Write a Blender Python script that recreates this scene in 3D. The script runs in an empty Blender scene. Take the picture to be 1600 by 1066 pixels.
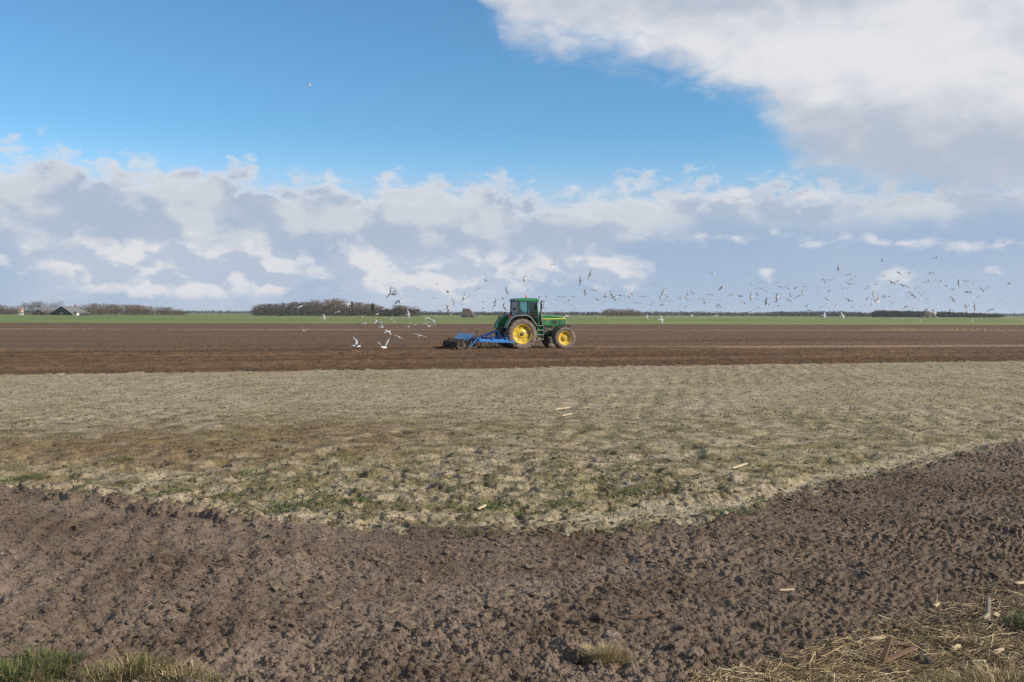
import bpy, bmesh, math, random
import numpy as np
from mathutils import Vector, Matrix

random.seed(7)
rng = np.random.default_rng(11)
scene = bpy.context.scene
col = scene.collection
R = math.radians

# ------------------------------------------------------------------ camera
CAM_H = 2.06
FPX = 35.0 / 36.0 * 1600.0
PITCH = math.atan(42.2 / FPX)
ROLL = 0.0035
CAM = Vector((0.0, 0.0, CAM_H))
fwd = Vector((0, math.cos(PITCH), -math.sin(PITCH)))
up0 = Vector((0, math.sin(PITCH), math.cos(PITCH)))
rt0 = Vector((1, 0, 0))
rt = rt0 * math.cos(ROLL) + up0 * math.sin(ROLL)
up = up0 * math.cos(ROLL) - rt0 * math.sin(ROLL)
cam_data = bpy.data.cameras.new('camera')
cam_data.lens = 35.0
cam_data.sensor_width = 36.0
cam_data.clip_start = 0.1
cam_data.clip_end = 30000.0
cam = bpy.data.objects.new('camera', cam_data)
M = Matrix((rt, up, -fwd)).transposed().to_4x4()
M.translation = CAM
cam.matrix_world = M
col.objects.link(cam)
scene.camera = cam

def ray(u, v):
    return (fwd + rt * ((u - 800.0) / FPX) + up * ((533.0 - v) / FPX)).normalized()
def ground(u, v, z=0.0):
    d = ray(u, v)
    return CAM + d * ((z - CAM_H) / d.z)
def at_dist(u, v, dist):
    """point on the line of sight at forward distance dist (metres)"""
    d = ray(u, v)
    return CAM + d * (dist / d.y)

# ------------------------------------------------------------------ light
SUN_AZ, SUN_EL = R(108), R(30)          # azimuth clockwise from the view direction (+Y)
SUN_DIR = Vector((math.sin(SUN_AZ) * math.cos(SUN_EL), math.cos(SUN_AZ) * math.cos(SUN_EL), math.sin(SUN_EL)))
sun_d = bpy.data.lights.new('sun', 'SUN')
sun_d.energy = 4.4
sun_d.angle = R(0.53)
sun_d.color = (1.0, 0.91, 0.77)
sun = bpy.data.objects.new('sun', sun_d)
sun.rotation_euler = (-SUN_DIR).to_track_quat('-Z', 'Y').to_euler()
sun.location = (20, -5, 30)
col.objects.link(sun)

EXPOSURE = 0.585
scene.view_settings.view_transform = 'Standard'
scene.view_settings.look = 'None'
scene.view_settings.exposure = EXPOSURE
scene.view_settings.gamma = 1.0
scene.view_settings.use_curve_mapping = False
scene.cycles.use_denoising = False
scene.cycles.use_adaptive_sampling = True
scene.cycles.adaptive_threshold = 0.012
scene.cycles.adaptive_min_samples = 72
scene.cycles.max_bounces = 4
scene.cycles.transparent_max_bounces = 16
scene.cycles.volume_bounces = 0
scene.cycles.pixel_filter_type = 'BLACKMAN_HARRIS'
scene.cycles.filter_width = 1.5

# ------------------------------------------------------------------ world: Nishita sky with procedural clouds
HAZE = 0.00008
SKY = 0.10
def srgb(r, g, b):
    f = lambda c: (c / 255 / 12.92) if c / 255 <= 0.04045 else ((c / 255 + 0.055) / 1.055) ** 2.4
    return (f(r), f(g), f(b))
def skyc(r, g, b):
    k = 1.0 / SKY / 2 ** EXPOSURE
    c = srgb(r, g, b)
    return (c[0] * k, c[1] * k, c[2] * k, 1.0)

class NT:
    """tiny node-tree builder"""
    def __init__(s, tree):
        s.t = tree
    def put(s, sock, v):
        if v is None: return
        if isinstance(v, bpy.types.NodeSocket): s.t.links.new(v, sock)
        else: sock.default_value = v
    def math(s, op, a, b=None, c=None, clamp=False):
        n = s.t.nodes.new('ShaderNodeMath'); n.operation = op; n.use_clamp = clamp
        for i, x in enumerate((a, b, c)): s.put(n.inputs[i], x)
        return n.outputs[0]
    def vmath(s, op, a, b=None, scale=None):
        n = s.t.nodes.new('ShaderNodeVectorMath'); n.operation = op
        s.put(n.inputs[0], a); s.put(n.inputs[1], b)
        if scale is not None: s.put(n.inputs['Scale'], scale)
        return n.outputs['Value'] if op in ('DOT_PRODUCT', 'LENGTH') else n.outputs['Vector']
    def xyz(s, x, y, z):
        n = s.t.nodes.new('ShaderNodeCombineXYZ')
        for i, v in enumerate((x, y, z)): s.put(n.inputs[i], v)
        return n.outputs[0]
    def sep(s, v):
        n = s.t.nodes.new('ShaderNodeSeparateXYZ'); s.put(n.inputs[0], v)
        return n.outputs
    def noise(s, vec, scale, detail=5, rough=0.55, col=False, lac=2.0):
        n = s.t.nodes.new('ShaderNodeTexNoise'); n.noise_dimensions = '3D'
        s.put(n.inputs['Vector'], vec); n.inputs['Scale'].default_value = scale
        n.inputs['Detail'].default_value = detail; n.inputs['Roughness'].default_value = rough
        n.inputs['Lacunarity'].default_value = lac
        return n.outputs['Color'] if col else n.outputs['Fac']
    def voronoi(s, vec, scale, detail=0, rough=0.5, feature='F1', rand=1.0):
        n = s.t.nodes.new('ShaderNodeTexVoronoi'); n.feature = feature
        s.put(n.inputs['Vector'], vec); n.inputs['Scale'].default_value = scale
        n.inputs['Detail'].default_value = detail; n.inputs['Roughness'].default_value = rough
        n.inputs['Randomness'].default_value = rand
        return n.outputs['Distance']
    def step(s, v, a, b, lo=0.0, hi=1.0):
        n = s.t.nodes.new('ShaderNodeMapRange'); n.interpolation_type = 'SMOOTHSTEP'
        s.put(n.inputs['Value'], v)
        for k, x in zip(('From Min', 'From Max', 'To Min', 'To Max'), (a, b, lo, hi)): n.inputs[k].default_value = x
        return n.outputs['Result']
    def mix(s, f, a, b):
        n = s.t.nodes.new('ShaderNodeMix'); n.data_type = 'RGBA'
        s.put(n.inputs[0], f); s.put(n.inputs[6], a); s.put(n.inputs[7], b)
        return n.outputs[2]

world = bpy.data.worlds.new('World')
scene.world = world
world.use_nodes = True
wt = world.node_tree
wt.nodes.clear()
w = NT(wt)
sky = wt.nodes.new('ShaderNodeTexSky')
sky.sky_type = 'NISHITA'
sky.sun_disc = False
sky.sun_elevation = SUN_EL
sky.sun_rotation = SUN_AZ
sky.altitude = 0.0
sky.air_density = 1.0
sky.dust_density = 0.0
sky.ozone_density = 6.0

def deg_of(u, v):
    d = ray(u, v)
    return math.degrees(math.atan2(d.x, d.y)), math.degrees(math.asin(d.z))

tc = wt.nodes.new('ShaderNodeTexCoord').outputs['Generated']
dx, dy, dz = w.sep(tc)
AZ = w.math('MULTIPLY', w.math('ARCTAN2', dx, dy), 57.29578)
EL = w.math('MULTIPLY', w.math('ARCSINE', dz), 57.29578)
P = w.xyz(AZ, EL, 0.0)
Q = w.vmath('MULTIPLY', tc, (1.0, 1.0, 1.7))          # slightly flattened noise space
n_big = w.noise(Q, 6.0, 6, 0.47, col=True)
n_mid = w.noise(Q, 26.0, 4, 0.52, col=True)
puff = w.voronoi(w.vmath('ADD', Q, w.vmath('SCALE', w.vmath('SUBTRACT', n_mid, (0.5, 0.5, 0.5)), scale=0.06)), 34.0, 2.0, 0.5)
wb = w.vmath('MULTIPLY', w.vmath('SUBTRACT', n_big, (0.5, 0.5, 0.5)), (9.0, 3.6, 0.0))
wm = w.vmath('MULTIPLY', w.vmath('SUBTRACT', n_mid, (0.5, 0.5, 0.5)), (2.4, 1.7, 0.0))
PW = w.vmath('ADD', P, w.vmath('ADD', wb, w.vmath('SCALE', wm, scale=0.35)))
PM = w.vmath('ADD', P, w.vmath('ADD', w.vmath('SCALE', wb, scale=0.4), wm))
# relief: the same noise sampled a little towards the sun, so that lumps are lit on one side
def relief(scale, off, k, detail=7, rough=0.56):
    a = w.noise(Q, scale, detail, rough)
    b = w.noise(w.vmath('ADD', Q, off), scale, detail, rough)
    return w.math('ADD', w.math('MULTIPLY', w.math('SUBTRACT', a, b), k), 0.5, clamp=True)
rel_big = relief(9.0, (0.022, 0.0, 0.05), 2.6, 5, 0.5)
rel_mid = relief(24.0, (0.008, 0.0, 0.024), 2.6, 4, 0.5)
rel = w.math('MULTIPLY', w.math('ADD', rel_big, rel_mid), 0.5)

def blobs(pos, items):
    """sum of soft bumps given as (u, v, half-width, half-height, weight) along the photograph's own directions"""
    acc = None
    for (u, v, su, sv, wt_) in items:
        x0, e0 = deg_of(u, v)
        sx, se = su / FPX * 57.3 * math.cos(R(x0)), sv / FPX * 57.3
        d = w.vmath('MULTIPLY', w.vmath('SUBTRACT', pos, (x0, e0, 0)), (1 / sx, 1 / se, 0))
        g = w.math('POWER', 0.5, w.vmath('DOT_PRODUCT', d, d))
        acc = w.math('MULTIPLY', g, wt_) if acc is None else w.math('MULTIPLY_ADD', g, wt_, acc)
    return acc
def skyline(pos_az, pts):
    """an elevation (degrees) that follows a cloud edge, as a smooth curve over azimuth"""
    n = wt.nodes.new('ShaderNodeValToRGB')
    n.color_ramp.interpolation = 'B_SPLINE'
    el = n.color_ramp.elements
    for i, (u, v) in enumerate(pts):
        x0, e0 = deg_of(u, v)
        t = (x0 + 60) / 120
        e = el[i] if i < 2 else el.new(t)
        e.position = t
        k = e0 / 40.0
        e.color = (k, k, k, 1)
    w.put(n.inputs[0], w.math('MULTIPLY_ADD', pos_az, 1 / 120, 0.5))
    return w.math('MULTIPLY', n.outputs[0], 40.0)

aside = w.step(w.math('ABSOLUTE', AZ), 29, 36)
nb = w.sep(n_big)
pw = w.sep(PW)
pm = w.sep(PM)
pf = w.math('SUBTRACT', 0.46, puff)
# A: pale hazy air and distant stratus above the horizon, all round
base = w.mix(w.step(EL, 0.2, 4.5), skyc(172, 190, 213), skyc(158, 181, 210))
base = w.mix(w.math('MULTIPLY', w.math('MULTIPLY', w.step(nb[1], 0.36, 0.60), w.step(AZ, 12, 2, 0.35, 1.0)), 0.75), base, skyc(194, 204, 219))
clear = w.vmath('MULTIPLY', sky.outputs[0], w.mix(w.step(EL, 6.2, 10.8), (1.03, 1.03, 0.98, 1), (0.73, 0.95, 0.935, 1)))
out = w.mix(w.step(EL, 8.6, 4.6), clear, base)
# B: long bank of grey-lavender cumulus
topB = skyline(pw[0], [(-700, 250), (-60, 238), (60, 232), (150, 246), (240, 285), (340, 240), (430, 268), (560, 286), (680, 284), (800, 298), (900, 306), (1060, 284), (1200, 286), (1310, 306), (1420, 284), (1700, 296), (2300, 250)])
fB = w.math('MULTIPLY_ADD', pf, 1.9, w.math('SUBTRACT', topB, w.math('SUBTRACT', pw[1], 1.05)))
aB = w.math('MULTIPLY', w.step(fB, -0.45, 1.15), w.step(w.math('SUBTRACT', pm[1], w.step(AZ, 3, 11, 0.0, 1.5)), 2.6, 4.4))
cB = w.mix(w.step(w.math('MULTIPLY_ADD', rel_big, 0.72, w.math('MULTIPLY', rel_mid, 0.28)), 0.34, 0.70), skyc(175, 189, 209), skyc(205, 211, 219))
cB = w.mix(w.math('MULTIPLY', w.step(fB, 1.5, 0.35), 0.8), cB, skyc(222, 225, 230))
out = w.mix(aB, out, cB)
# C: white heaps low over the land
fC = blobs(PM, [(40, 400, 130, 28, .8), (215, 402, 60, 36, 1), (340, 408, 85, 36, .95), (445, 428, 48, 34, 1), (270, 448, 130, 24, .7), (560, 405, 40, 28, 1), (615, 434, 66, 22, 1),
                (745, 406, 64, 26, 1), (740, 445, 90, 18, .8), (905, 412, 66, 32, 1), (975, 442, 36, 24, .9),
                (1195, 438, 20, 16, .8), (1410, 437, 46, 18, .8), (1555, 425, 26, 9, .9)])
fC = w.math('ADD', fC, w.math('MULTIPLY', w.math('MULTIPLY', aside, w.step(nb[2], 0.48, 0.58)), w.math('MULTIPLY', w.step(EL, 5, 3), w.step(EL, 1, 2))))
fC = w.math('MULTIPLY_ADD', pf, 0.85, w.math('MULTIPLY', fC, 1.25))
aC = w.math('MULTIPLY', w.step(fC, 0.10, 1.10), 0.85)
cC = w.mix(w.step(w.math('ADD', rel_mid, w.math('MULTIPLY', w.math('SUBTRACT', 1.0, fC), 0.18)), 0.30, 0.70), skyc(186, 197, 214), skyc(228, 228, 230))
out = w.mix(aC, out, cC)
# D: a thin bright strip of cumulus on the right, with a shorter one above it
midD = skyline(pm[0], [(-700, 380), (800, 372), (1000, 366), (1110, 372), (1240, 374), (1400, 376), (1600, 384), (2300, 380)])
thick = w.step(AZ, 2.5, 8.5, -0.2, 0.74)
fD = w.math('SUBTRACT', thick, w.math('ABSOLUTE', w.math('SUBTRACT', pm[1], midD)))
fD = w.math('MULTIPLY_ADD', pf, 0.8, fD)
fD2 = w.math('MULTIPLY_ADD', pf, 0.7, blobs(PM, [(1090, 308, 60, 17, .8), (1190, 306, 70, 17, .9), (1280, 318, 44, 16, .9)]))
aD = w.math('MULTIPLY', w.math('MAXIMUM', w.step(fD, 0.0, 0.85), w.step(fD2, 0.3, 1.0)), 0.85)
cD = w.mix(w.step(rel_mid, 0.34, 0.64), skyc(190, 199, 214), skyc(222, 224, 229))
out = w.mix(aD, out, cD)
# E: the big cloud overhead on the right, and more of its kind higher up and all round
lowE = skyline(pw[0], [(-700, -600), (600, -500), (700, -90), (750, 20), (800, 66), (890, 92), (1000, 80), (1050, 106), (1130, 150), (1190, 205), (1240, 255), (1340, 280), (1450, 292), (1600, 310), (1750, 310), (2200, 60)])
fE = w.math('SUBTRACT', pw[1], lowE)
fE = w.math('MINIMUM', w.math('MAXIMUM', fE, -6.0), w.step(EL, 34, 24, 0.0, 2.5))
high = w.math('MULTIPLY', w.step(nb[0], 0.46, 0.60, 0.0, 3.0), w.math('MAXIMUM', w.step(EL, 20, 28), w.math('MULTIPLY', aside, w.step(EL, 11, 16))))
fE = w.math('MAXIMUM', fE, w.math('SUBTRACT', w.math('MULTIPLY', high, 2.6), 6.0))
fE = w.math('MULTIPLY_ADD', pf, 1.25, w.math('ADD', fE, w.step(AZ, 8, 22, 0.8, 1.5)))
aE = w.step(fE, -1.1, 2.3)
under = blobs(PM, [(1320, 222, 150, 50, 1), (1520, 262, 200, 44, .9), (1120, -5, 170, 26, .8), (900, 20, 120, 40, .25)])
lit = blobs(PM, [(1330, 85, 130, 55, 1), (1500, 110, 120, 60, .6), (990, 50, 60, 30, .45), (1170, 70, 60, 40, .5)])
sE = w.math('ADD', w.math('MULTIPLY', w.math('SUBTRACT', rel, 0.5), 0.8), w.math('SUBTRACT', w.math('MULTIPLY', lit, 0.5), w.math('MULTIPLY', under, 0.55)))
cE = w.mix(w.step(sE, -0.75, 0.6), skyc(181, 191, 206), skyc(228, 229, 233))
out = w.mix(aE, out, cE)
bg = wt.nodes.new('ShaderNodeBackground')
bg.inputs['Strength'].default_value = SKY
wo = wt.nodes.new('ShaderNodeOutputWorld')
wt.links.new(out, bg.inputs['Color'])
wt.links.new(bg.outputs[0], wo.inputs['Surface'])
world.cycles.sampling_method = 'MANUAL'
world.cycles.sample_map_resolution = 256
# ------------------------------------------------------------------ naming helpers
def tag(o, label=None, cat=None, group=None, kind=None):
    if label: o['label'] = label
    if cat: o['category'] = cat
    if group: o['group'] = group
    if kind: o['kind'] = kind
    return o
def link(name, mesh, parent=None):
    o = bpy.data.objects.new(name, mesh)
    col.objects.link(o)
    if parent is not None: o.parent = parent
    return o
def empty(name, loc=(0, 0, 0), rz=0.0, parent=None):
    o = bpy.data.objects.new(name, None)
    o.location = loc; o.rotation_euler = (0, 0, rz)
    o.empty_display_size = 0.2
    col.objects.link(o)
    if parent is not None: o.parent = parent
    return o
def np_mesh(name, verts, faces, mat=None, cols=None, smooth=True):
    """mesh from numpy arrays; faces (n,3) or (n,4)"""
    me = bpy.data.meshes.new(name)
    nv, nf, k = len(verts), len(faces), faces.shape[1]
    me.vertices.add(nv); me.loops.add(nf * k); me.polygons.add(nf)
    me.vertices.foreach_set('co', np.ascontiguousarray(verts, dtype=np.float32).ravel())
    me.loops.foreach_set('vertex_index', np.ascontiguousarray(faces, dtype=np.int32).ravel())
    me.polygons.foreach_set('loop_start', np.arange(0, nf * k, k, dtype=np.int32))
    me.polygons.foreach_set('loop_total', np.full(nf, k, dtype=np.int32))
    me.polygons.foreach_set('use_smooth', np.full(nf, smooth, dtype=bool))
    if cols is not None:
        a = me.color_attributes.new('tint', 'FLOAT_COLOR', 'POINT')
        c = np.ones((nv, 4), dtype=np.float32); c[:, :3] = cols
        a.data.foreach_set('color', c.ravel())
    me.update(calc_edges=True)
    if mat: me.materials.append(mat)
    return me

# ------------------------------------------------------------------ numpy noise
def _hash(ix, iy, seed):
    h = (ix.astype(np.int64) * 374761393 + iy.astype(np.int64) * 668265263 + seed * 1442695041) & 0xFFFFFFFF
    h = ((h ^ (h >> 13)) * 1274126177) & 0xFFFFFFFF
    return ((h ^ (h >> 16)) & 0xFFFFFF).astype(np.float64) / 0xFFFFFF
def perlin(x, y, seed=0):
    ix, iy = np.floor(x), np.floor(y)
    fx, fy = x - ix, y - iy
    ix = ix.astype(np.int64); iy = iy.astype(np.int64)
    ux = fx * fx * fx * (fx * (fx * 6 - 15) + 10); uy = fy * fy * fy * (fy * (fy * 6 - 15) + 10)
    def g(ox, oy):
        a = _hash(ix + ox, iy + oy, seed) * 6.2831853
        return np.cos(a) * (fx - ox) + np.sin(a) * (fy - oy)
    a = g(0, 0) * (1 - ux) + g(1, 0) * ux
    b = g(0, 1) * (1 - ux) + g(1, 1) * ux
    return (a * (1 - uy) + b * uy) * 1.5
def fbm(x, y, octv, seed=0, gain=0.5):
    s = 0.0; a = 1.0; f = 1.0
    for i in range(octv):
        s = s + a * perlin(x * f + 17.3 * i, y * f - 9.1 * i, seed + i); a *= gain; f *= 2.03
    return s
def step_at(r):
    """depth of one ground cell at range r: finer relief than this is left to the material"""
    d = 0.72 * r * r / (CAM_H * 995.0)
    return np.where(r < 62, np.minimum(d, 0.17), np.minimum(d, 0.85))
def fbl(x, y, fx, fy, octv, seed, gain, dr):
    """fractal noise without the octaves that the ground cells cannot carry"""
    s = 0.0; a = 1.0; f = 1.0
    for i in range(octv):
        wgt = sstep(1.6, 4.0, (1.0 / (max(fx, fy) * f)) / dr)
        s = s + a * wgt * perlin(x * fx * f + 17.3 * i, y * fy * f - 9.1 * i, seed + i); a *= gain; f *= 2.03
    return s
def clods(x, y, size, seed, fill=0.6, dr=None):
    """rounded lumps: one candidate lump per cell, each with its own radius and height"""
    if dr is not None:
        return clods(x, y, size, seed, fill) * sstep(0.9, 2.6, size / dr)
    gx, gy = x / size, y / size
    ix, iy = np.floor(gx).astype(np.int64), np.floor(gy).astype(np.int64)
    best = np.zeros_like(gx)
    for ox in (-1, 0, 1):
        for oy in (-1, 0, 1):
            cx, cy = ix + ox, iy + oy
            px = cx + 0.15 + 0.7 * _hash(cx, cy, seed); py = cy + 0.15 + 0.7 * _hash(cx, cy, seed + 1)
            rad = 0.28 + 0.5 * _hash(cx, cy, seed + 2)
            on = (_hash(cx, cy, seed + 3) < fill)
            q = 1 - ((gx - px) ** 2 + (gy - py) ** 2) / rad ** 2
            best = np.maximum(best, np.where(on, np.sqrt(np.maximum(q, 0)) * rad, 0))
    return best
def sstep(a, b, x):
    t = np.clip((x - a) / (b - a), 0, 1)
    return t * t * (3 - 2 * t)
def mixc(a, b, t):
    return np.asarray(a) * (1 - t)[:, None] + np.asarray(b) * t[:, None]

# ------------------------------------------------------------------ materials
def new_mat(name):
    m = bpy.data.materials.new(name); m.use_nodes = True
    t = m.node_tree; t.nodes.clear()
    n = NT(t)
    b = t.nodes.new('ShaderNodeBsdfPrincipled'); o = t.nodes.new('ShaderNodeOutputMaterial')
    t.links.new(b.outputs[0], o.inputs['Surface'])
    return m, n, b
def obj_coord(n):
    return n.t.nodes.new('ShaderNodeTexCoord').outputs['Object']
def bump(n, b, height, strength=0.5, dist=0.01):
    k = n.t.nodes.new('ShaderNodeBump'); k.inputs['Strength'].default_value = strength; k.inputs['Distance'].default_value = dist
    n.put(k.inputs['Height'], height); n.t.links.new(k.outputs[0], b.inputs['Normal'])
def soil_mat(name, fine, depth, var=0.35, rough=0.95, coarse=None, cdepth=0.0, cvar=0.0):
    """colour from the surface's own tint, with fine grain and relief"""
    m, n, b = new_mat(name)
    a = n.t.nodes.new('ShaderNodeAttribute'); a.attribute_name = 'tint'
    c = obj_coord(n)
    g = n.noise(c, fine, 6, 0.65)
    k = n.step(g, 0.25, 0.75, 1 - var, 1 + var)
    if coarse:
        g2 = n.noise(c, coarse, 5, 0.62)
        k = n.math('MULTIPLY', k, n.step(g2, 0.3, 0.7, 1 - cvar, 1 + cvar))
        g = n.math('ADD', n.math('MULTIPLY', g, depth), n.math('MULTIPLY', g2, cdepth)); depth = 1.0
    n.put(b.inputs['Base Color'], n.vmath('SCALE', a.outputs['Color'], scale=k))
    b.inputs['Roughness'].default_value = rough
    b.inputs['Specular IOR Level'].default_value = 0.15
    bump(n, b, g, 0.9, depth)
    return m
def plain(name, color, rough=0.5, metal=0.0, var=0.15, scale=8.0, dirt=None, dirt_amt=0.0, spec=0.5, coat=0.0):
    m, n, b = new_mat(name)
    c = obj_coord(n)
    g = n.noise(c, scale, 5, 0.6)
    base = n.mix(g, tuple(x * (1 - var) for x in color) + (1,), tuple(min(1, x * (1 + var)) for x in color) + (1,))
    if dirt:
        d = n.noise(c, scale * 0.7, 6, 0.7)
        z = n.sep(c)[2]
        base = n.mix(n.step(d, 0.62 - dirt_amt * 0.35, 0.80 - dirt_amt * 0.35), base, tuple(dirt) + (1,))
    n.put(b.inputs['Base Color'], base)
    b.inputs['Roughness'].default_value = rough; b.inputs['Metallic'].default_value = metal
    b.inputs['Specular IOR Level'].default_value = spec
    b.inputs['Coat Weight'].default_value = coat
    return m
def leaf_mat(name, ca, cb, trans=0.25, scale=3.0, rough=0.7):
    m, n, b = new_mat(name)
    c = obj_coord(n)
    g = n.noise(c, scale, 4, 0.7)
    cc = n.mix(n.step(g, 0.3, 0.7), tuple(ca) + (1,), tuple(cb) + (1,))
    n.put(b.inputs['Base Color'], cc)
    b.inputs['Roughness'].default_value = rough
    b.inputs['Specular IOR Level'].default_value = 0.2
    if trans:
        tr = n.t.nodes.new('ShaderNodeBsdfTranslucent'); n.put(tr.inputs['Color'], cc)
        mx = n.t.nodes.new('ShaderNodeMixShader'); mx.inputs[0].default_value = trans
        n.t.links.new(b.outputs[0], mx.inputs[1]); n.t.links.new(tr.outputs[0], mx.inputs[2])
        o = [q for q in n.t.nodes if q.type == 'OUTPUT_MATERIAL'][0]
        n.t.links.new(mx.outputs[0], o.inputs['Surface'])
    return m

# ------------------------------------------------------------------ the land: four fields and the verge, one continuous surface
SOIL = np.array((0.120, 0.089, 0.065)); SOIL_DRY = np.array((0.158, 0.122, 0.096)); SOIL_WET = np.array((0.078, 0.056, 0.040))
TAN = np.array((0.208, 0.170, 0.113)); TAN_PALE = np.array((0.266, 0.226, 0.162)); TAN_DARK = np.array((0.082, 0.068, 0.033)); TAN_BROWN = np.array((0.150, 0.100, 0.052)); TAN_GREEN = np.array((0.125, 0.115, 0.045))
TILL = np.array((0.094, 0.058, 0.034)); TILL_DARK = np.array((0.062, 0.038, 0.022)); TILL_PALE = np.array((0.165, 0.116, 0.075)); DRYGRASS = np.array((0.30, 0.24, 0.15))
GREEN = np.array((0.122, 0.148, 0.048)); GREEN_B = np.array((0.092, 0.134, 0.040)); GREEN_Y = np.array((0.180, 0.174, 0.070))

b1 = [(-900, 640), (-300, 720), (0, 765), (120, 778), (210, 792), (300, 804), (420, 816), (560, 824), (700, 831), (850, 836), (960, 835), (1060, 826), (1150, 808), (1230, 784), (1320, 756), (1420, 732), (1510, 711), (1600, 692), (1800, 650), (2400, 600)]
b1_az, b1_r = [], []
for (u, v) in b1:
    g = ground(u, v)
    b1_az.append(math.atan2(g.x, g.y)); b1_r.append(math.hypot(g.x, g.y))
def line_of(pa, pb):
    a, b = ground(*pa), ground(*pb)
    d = (b - a); d.z = 0; d.normalize()
    return a, d, Vector((-d.y, d.x, 0))       # point, along, across (away from the camera)
L2 = line_of((0, 586), (1600, 564.5))          # stubble strip / tilled field
L3 = line_of((0, 504.7), (1600, 508.4))        # tilled field / meadow
LT = line_of((905, 543.5), (1600, 540.5))      # wheel track ahead of the tractor
LG = line_of((0, 514.8), (1600, 517.2))        # thin strip of dry grass in the tilled field
gT = ground(816, 545.3)
def across(L, x, y):
    return (x - L[0].x) * L[2].x + (y - L[0].y) * L[2].y
def along(L, x, y):
    return (x - L[0].x) * L[1].x + (y - L[0].y) * L[1].y

AC_T = across(L2, gT.x, gT.y)

def land(x, y):
    """height, colour and field number for world points"""
    r = np.hypot(x, y); az = np.arctan2(x, y)
    n = len(x)
    h = np.zeros(n); c = np.zeros((n, 3)); reg = np.zeros(n, dtype=np.int32)
    edge1 = np.interp(az, b1_az, b1_r) + 0.36 * fbm(x * 1.1, y * 1.1, 5, 5, 0.6) + 0.16 * fbm(x * 5, y * 5, 3, 8, 0.6)
    d1 = edge1 - r                                             # > 0: near soil
    d2 = across(L2, x, y) + 0.25 * fbm(x * 0.6, y * 0.6, 4, 31)   # > 0: tilled
    d3 = across(L3, x, y) + 1.2 * fbm(x * 0.05, y * 0.05, 4, 41)  # > 0: meadow
    reg[:] = 1
    reg[d1 > 0] = 0; reg[d2 > 0] = 2; reg[d3 > 0] = 3
    # --- near soil
    k = reg == 0
    X, Y, D, A = x[k], y[k], d1[k], az[k]
    dr = step_at(r[k])
    left = sstep(0.10, -0.16, A)                               # looser and more even on the left
    und = 0.035 * fbm(X * 0.7, Y * 0.7, 3, 101)
    wx = X + 0.05 * fbm(X * 4, Y * 4, 3, 111); wy = Y + 0.05 * fbm(X * 4 + 9, Y * 4, 3, 112)
    big = clods(wx, wy, 0.30, 120, 0.45); mid = clods(wx, wy, 0.125, 130, 0.55, dr); sml = clods(wx, wy, 0.058, 140, 0.62, dr); tny = clods(X, Y, 0.030, 145, 0.6, dr)
    fine = fbl(X, Y, 7, 7, 6, 150, 0.62, dr)
    # harrow lines: follow the curved headland on the right, run away from the camera on the left
    phR = D * (2 * np.pi / 0.34) + 1.3 * fbm(X * 0.8, Y * 0.8, 3, 160)
    phL = (X + 0.20 * Y) * (2 * np.pi / 0.27) + 2.0 * fbm(X * 0.8, Y * 0.8, 3, 161)
    lines = (0.016 * np.sin(phR) * (1 - left) + 0.013 * np.sin(phL) * left * sstep(-0.08, -0.30, A)) * (0.4 + 0.6 * sstep(-0.4, 0.5, fbm(X * 0.5, Y * 0.5, 3, 162)))
    amp = 0.72 + 0.5 * fbm(X * 0.45, Y * 0.45, 3, 163)
    amp = np.clip(amp, 0.35, 1.3) * (1 - 0.28 * sstep(0.02, 0.2, A)) * (0.35 + 0.65 * sstep(0.0, 0.8, D)) 
    smooth_patch = sstep(0.9, 0.2, np.hypot((X - ground(830, 850).x) / 2.2, (Y - ground(830, 850).y) / 0.8))
    amp = amp * (1 - 0.6 * smooth_patch)
    hh = und + amp * (0.030 * big ** 1.3 + 0.031 * mid + 0.034 * sml + 0.024 * tny + 0.026 * fine) + lines
    ridge = np.exp(-((D - 0.16) / 0.16) ** 2) * sstep(-0.16, -0.30, A) * sstep(-0.56, -0.46, A)
    hh += 0.10 * ridge * (0.7 + 0.5 * fbm(X * 2, Y * 2, 3, 170))
    furrow = across(line_of((1470, 812), (1620, 832)), X, Y)
    on = sstep(0.385, 0.42, A)
    hh += on * (0.07 * np.exp(-((furrow + 0.10) / 0.10) ** 2) - 0.06 * np.exp(-((furrow - 0.12) / 0.10) ** 2)) * (0.7 + 0.6 * fbm(X * 3, Y * 3, 3, 171))
    hh *= sstep(0.0, 0.05, D) * 0.6 + 0.4
    h[k] = hh
    t = np.clip(0.5 + 0.55 * fbl(X, Y, 0.9, 0.9, 5, 180, 0.5, dr) + 0.35 * fbl(X, Y, 9, 9, 3, 181, 0.5, dr), 0, 1)
    cc = mixc(SOIL_WET, SOIL_DRY, t)
    cc = mixc(cc, SOIL * 0.80, 0.55 * sstep(0.02, 0.30, A))           # darker soil colour towards the right
    c[k] = cc
    # --- stubble strip: trodden sand with dead weeds, tyre prints and damp stains
    k = reg == 1
    X, Y, D, A = x[k], y[k], d1[k], az[k]
    rr = r[k]; dr = step_at(rr)
    und = 0.03 * fbm(X * 0.5, Y * 0.5, 3, 201)
    wx = X + 0.07 * fbm(X * 3, Y * 3, 3, 211); wy = Y + 0.07 * fbm(X * 3 + 5, Y * 3, 3, 212)
    lump = clods(wx, wy, 0.34, 220, 0.34, dr); sml = clods(wx, wy, 0.12, 230, 0.40, dr)
    fine = fbl(X, Y, 2.2, 2.6, 7, 240, 0.86, dr)
    pits = sstep(0.14, 0.42, fbl(X, Y, 2.4, 3.2, 6, 250, 0.72, dr))
    hh = und + 0.030 * lump + 0.050 * sml + 0.027 * fine - 0.050 * pits
    # tyre lug prints along two old wheelings
    al, ac = along(L2, X, Y), across(L2, X, Y)
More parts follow.
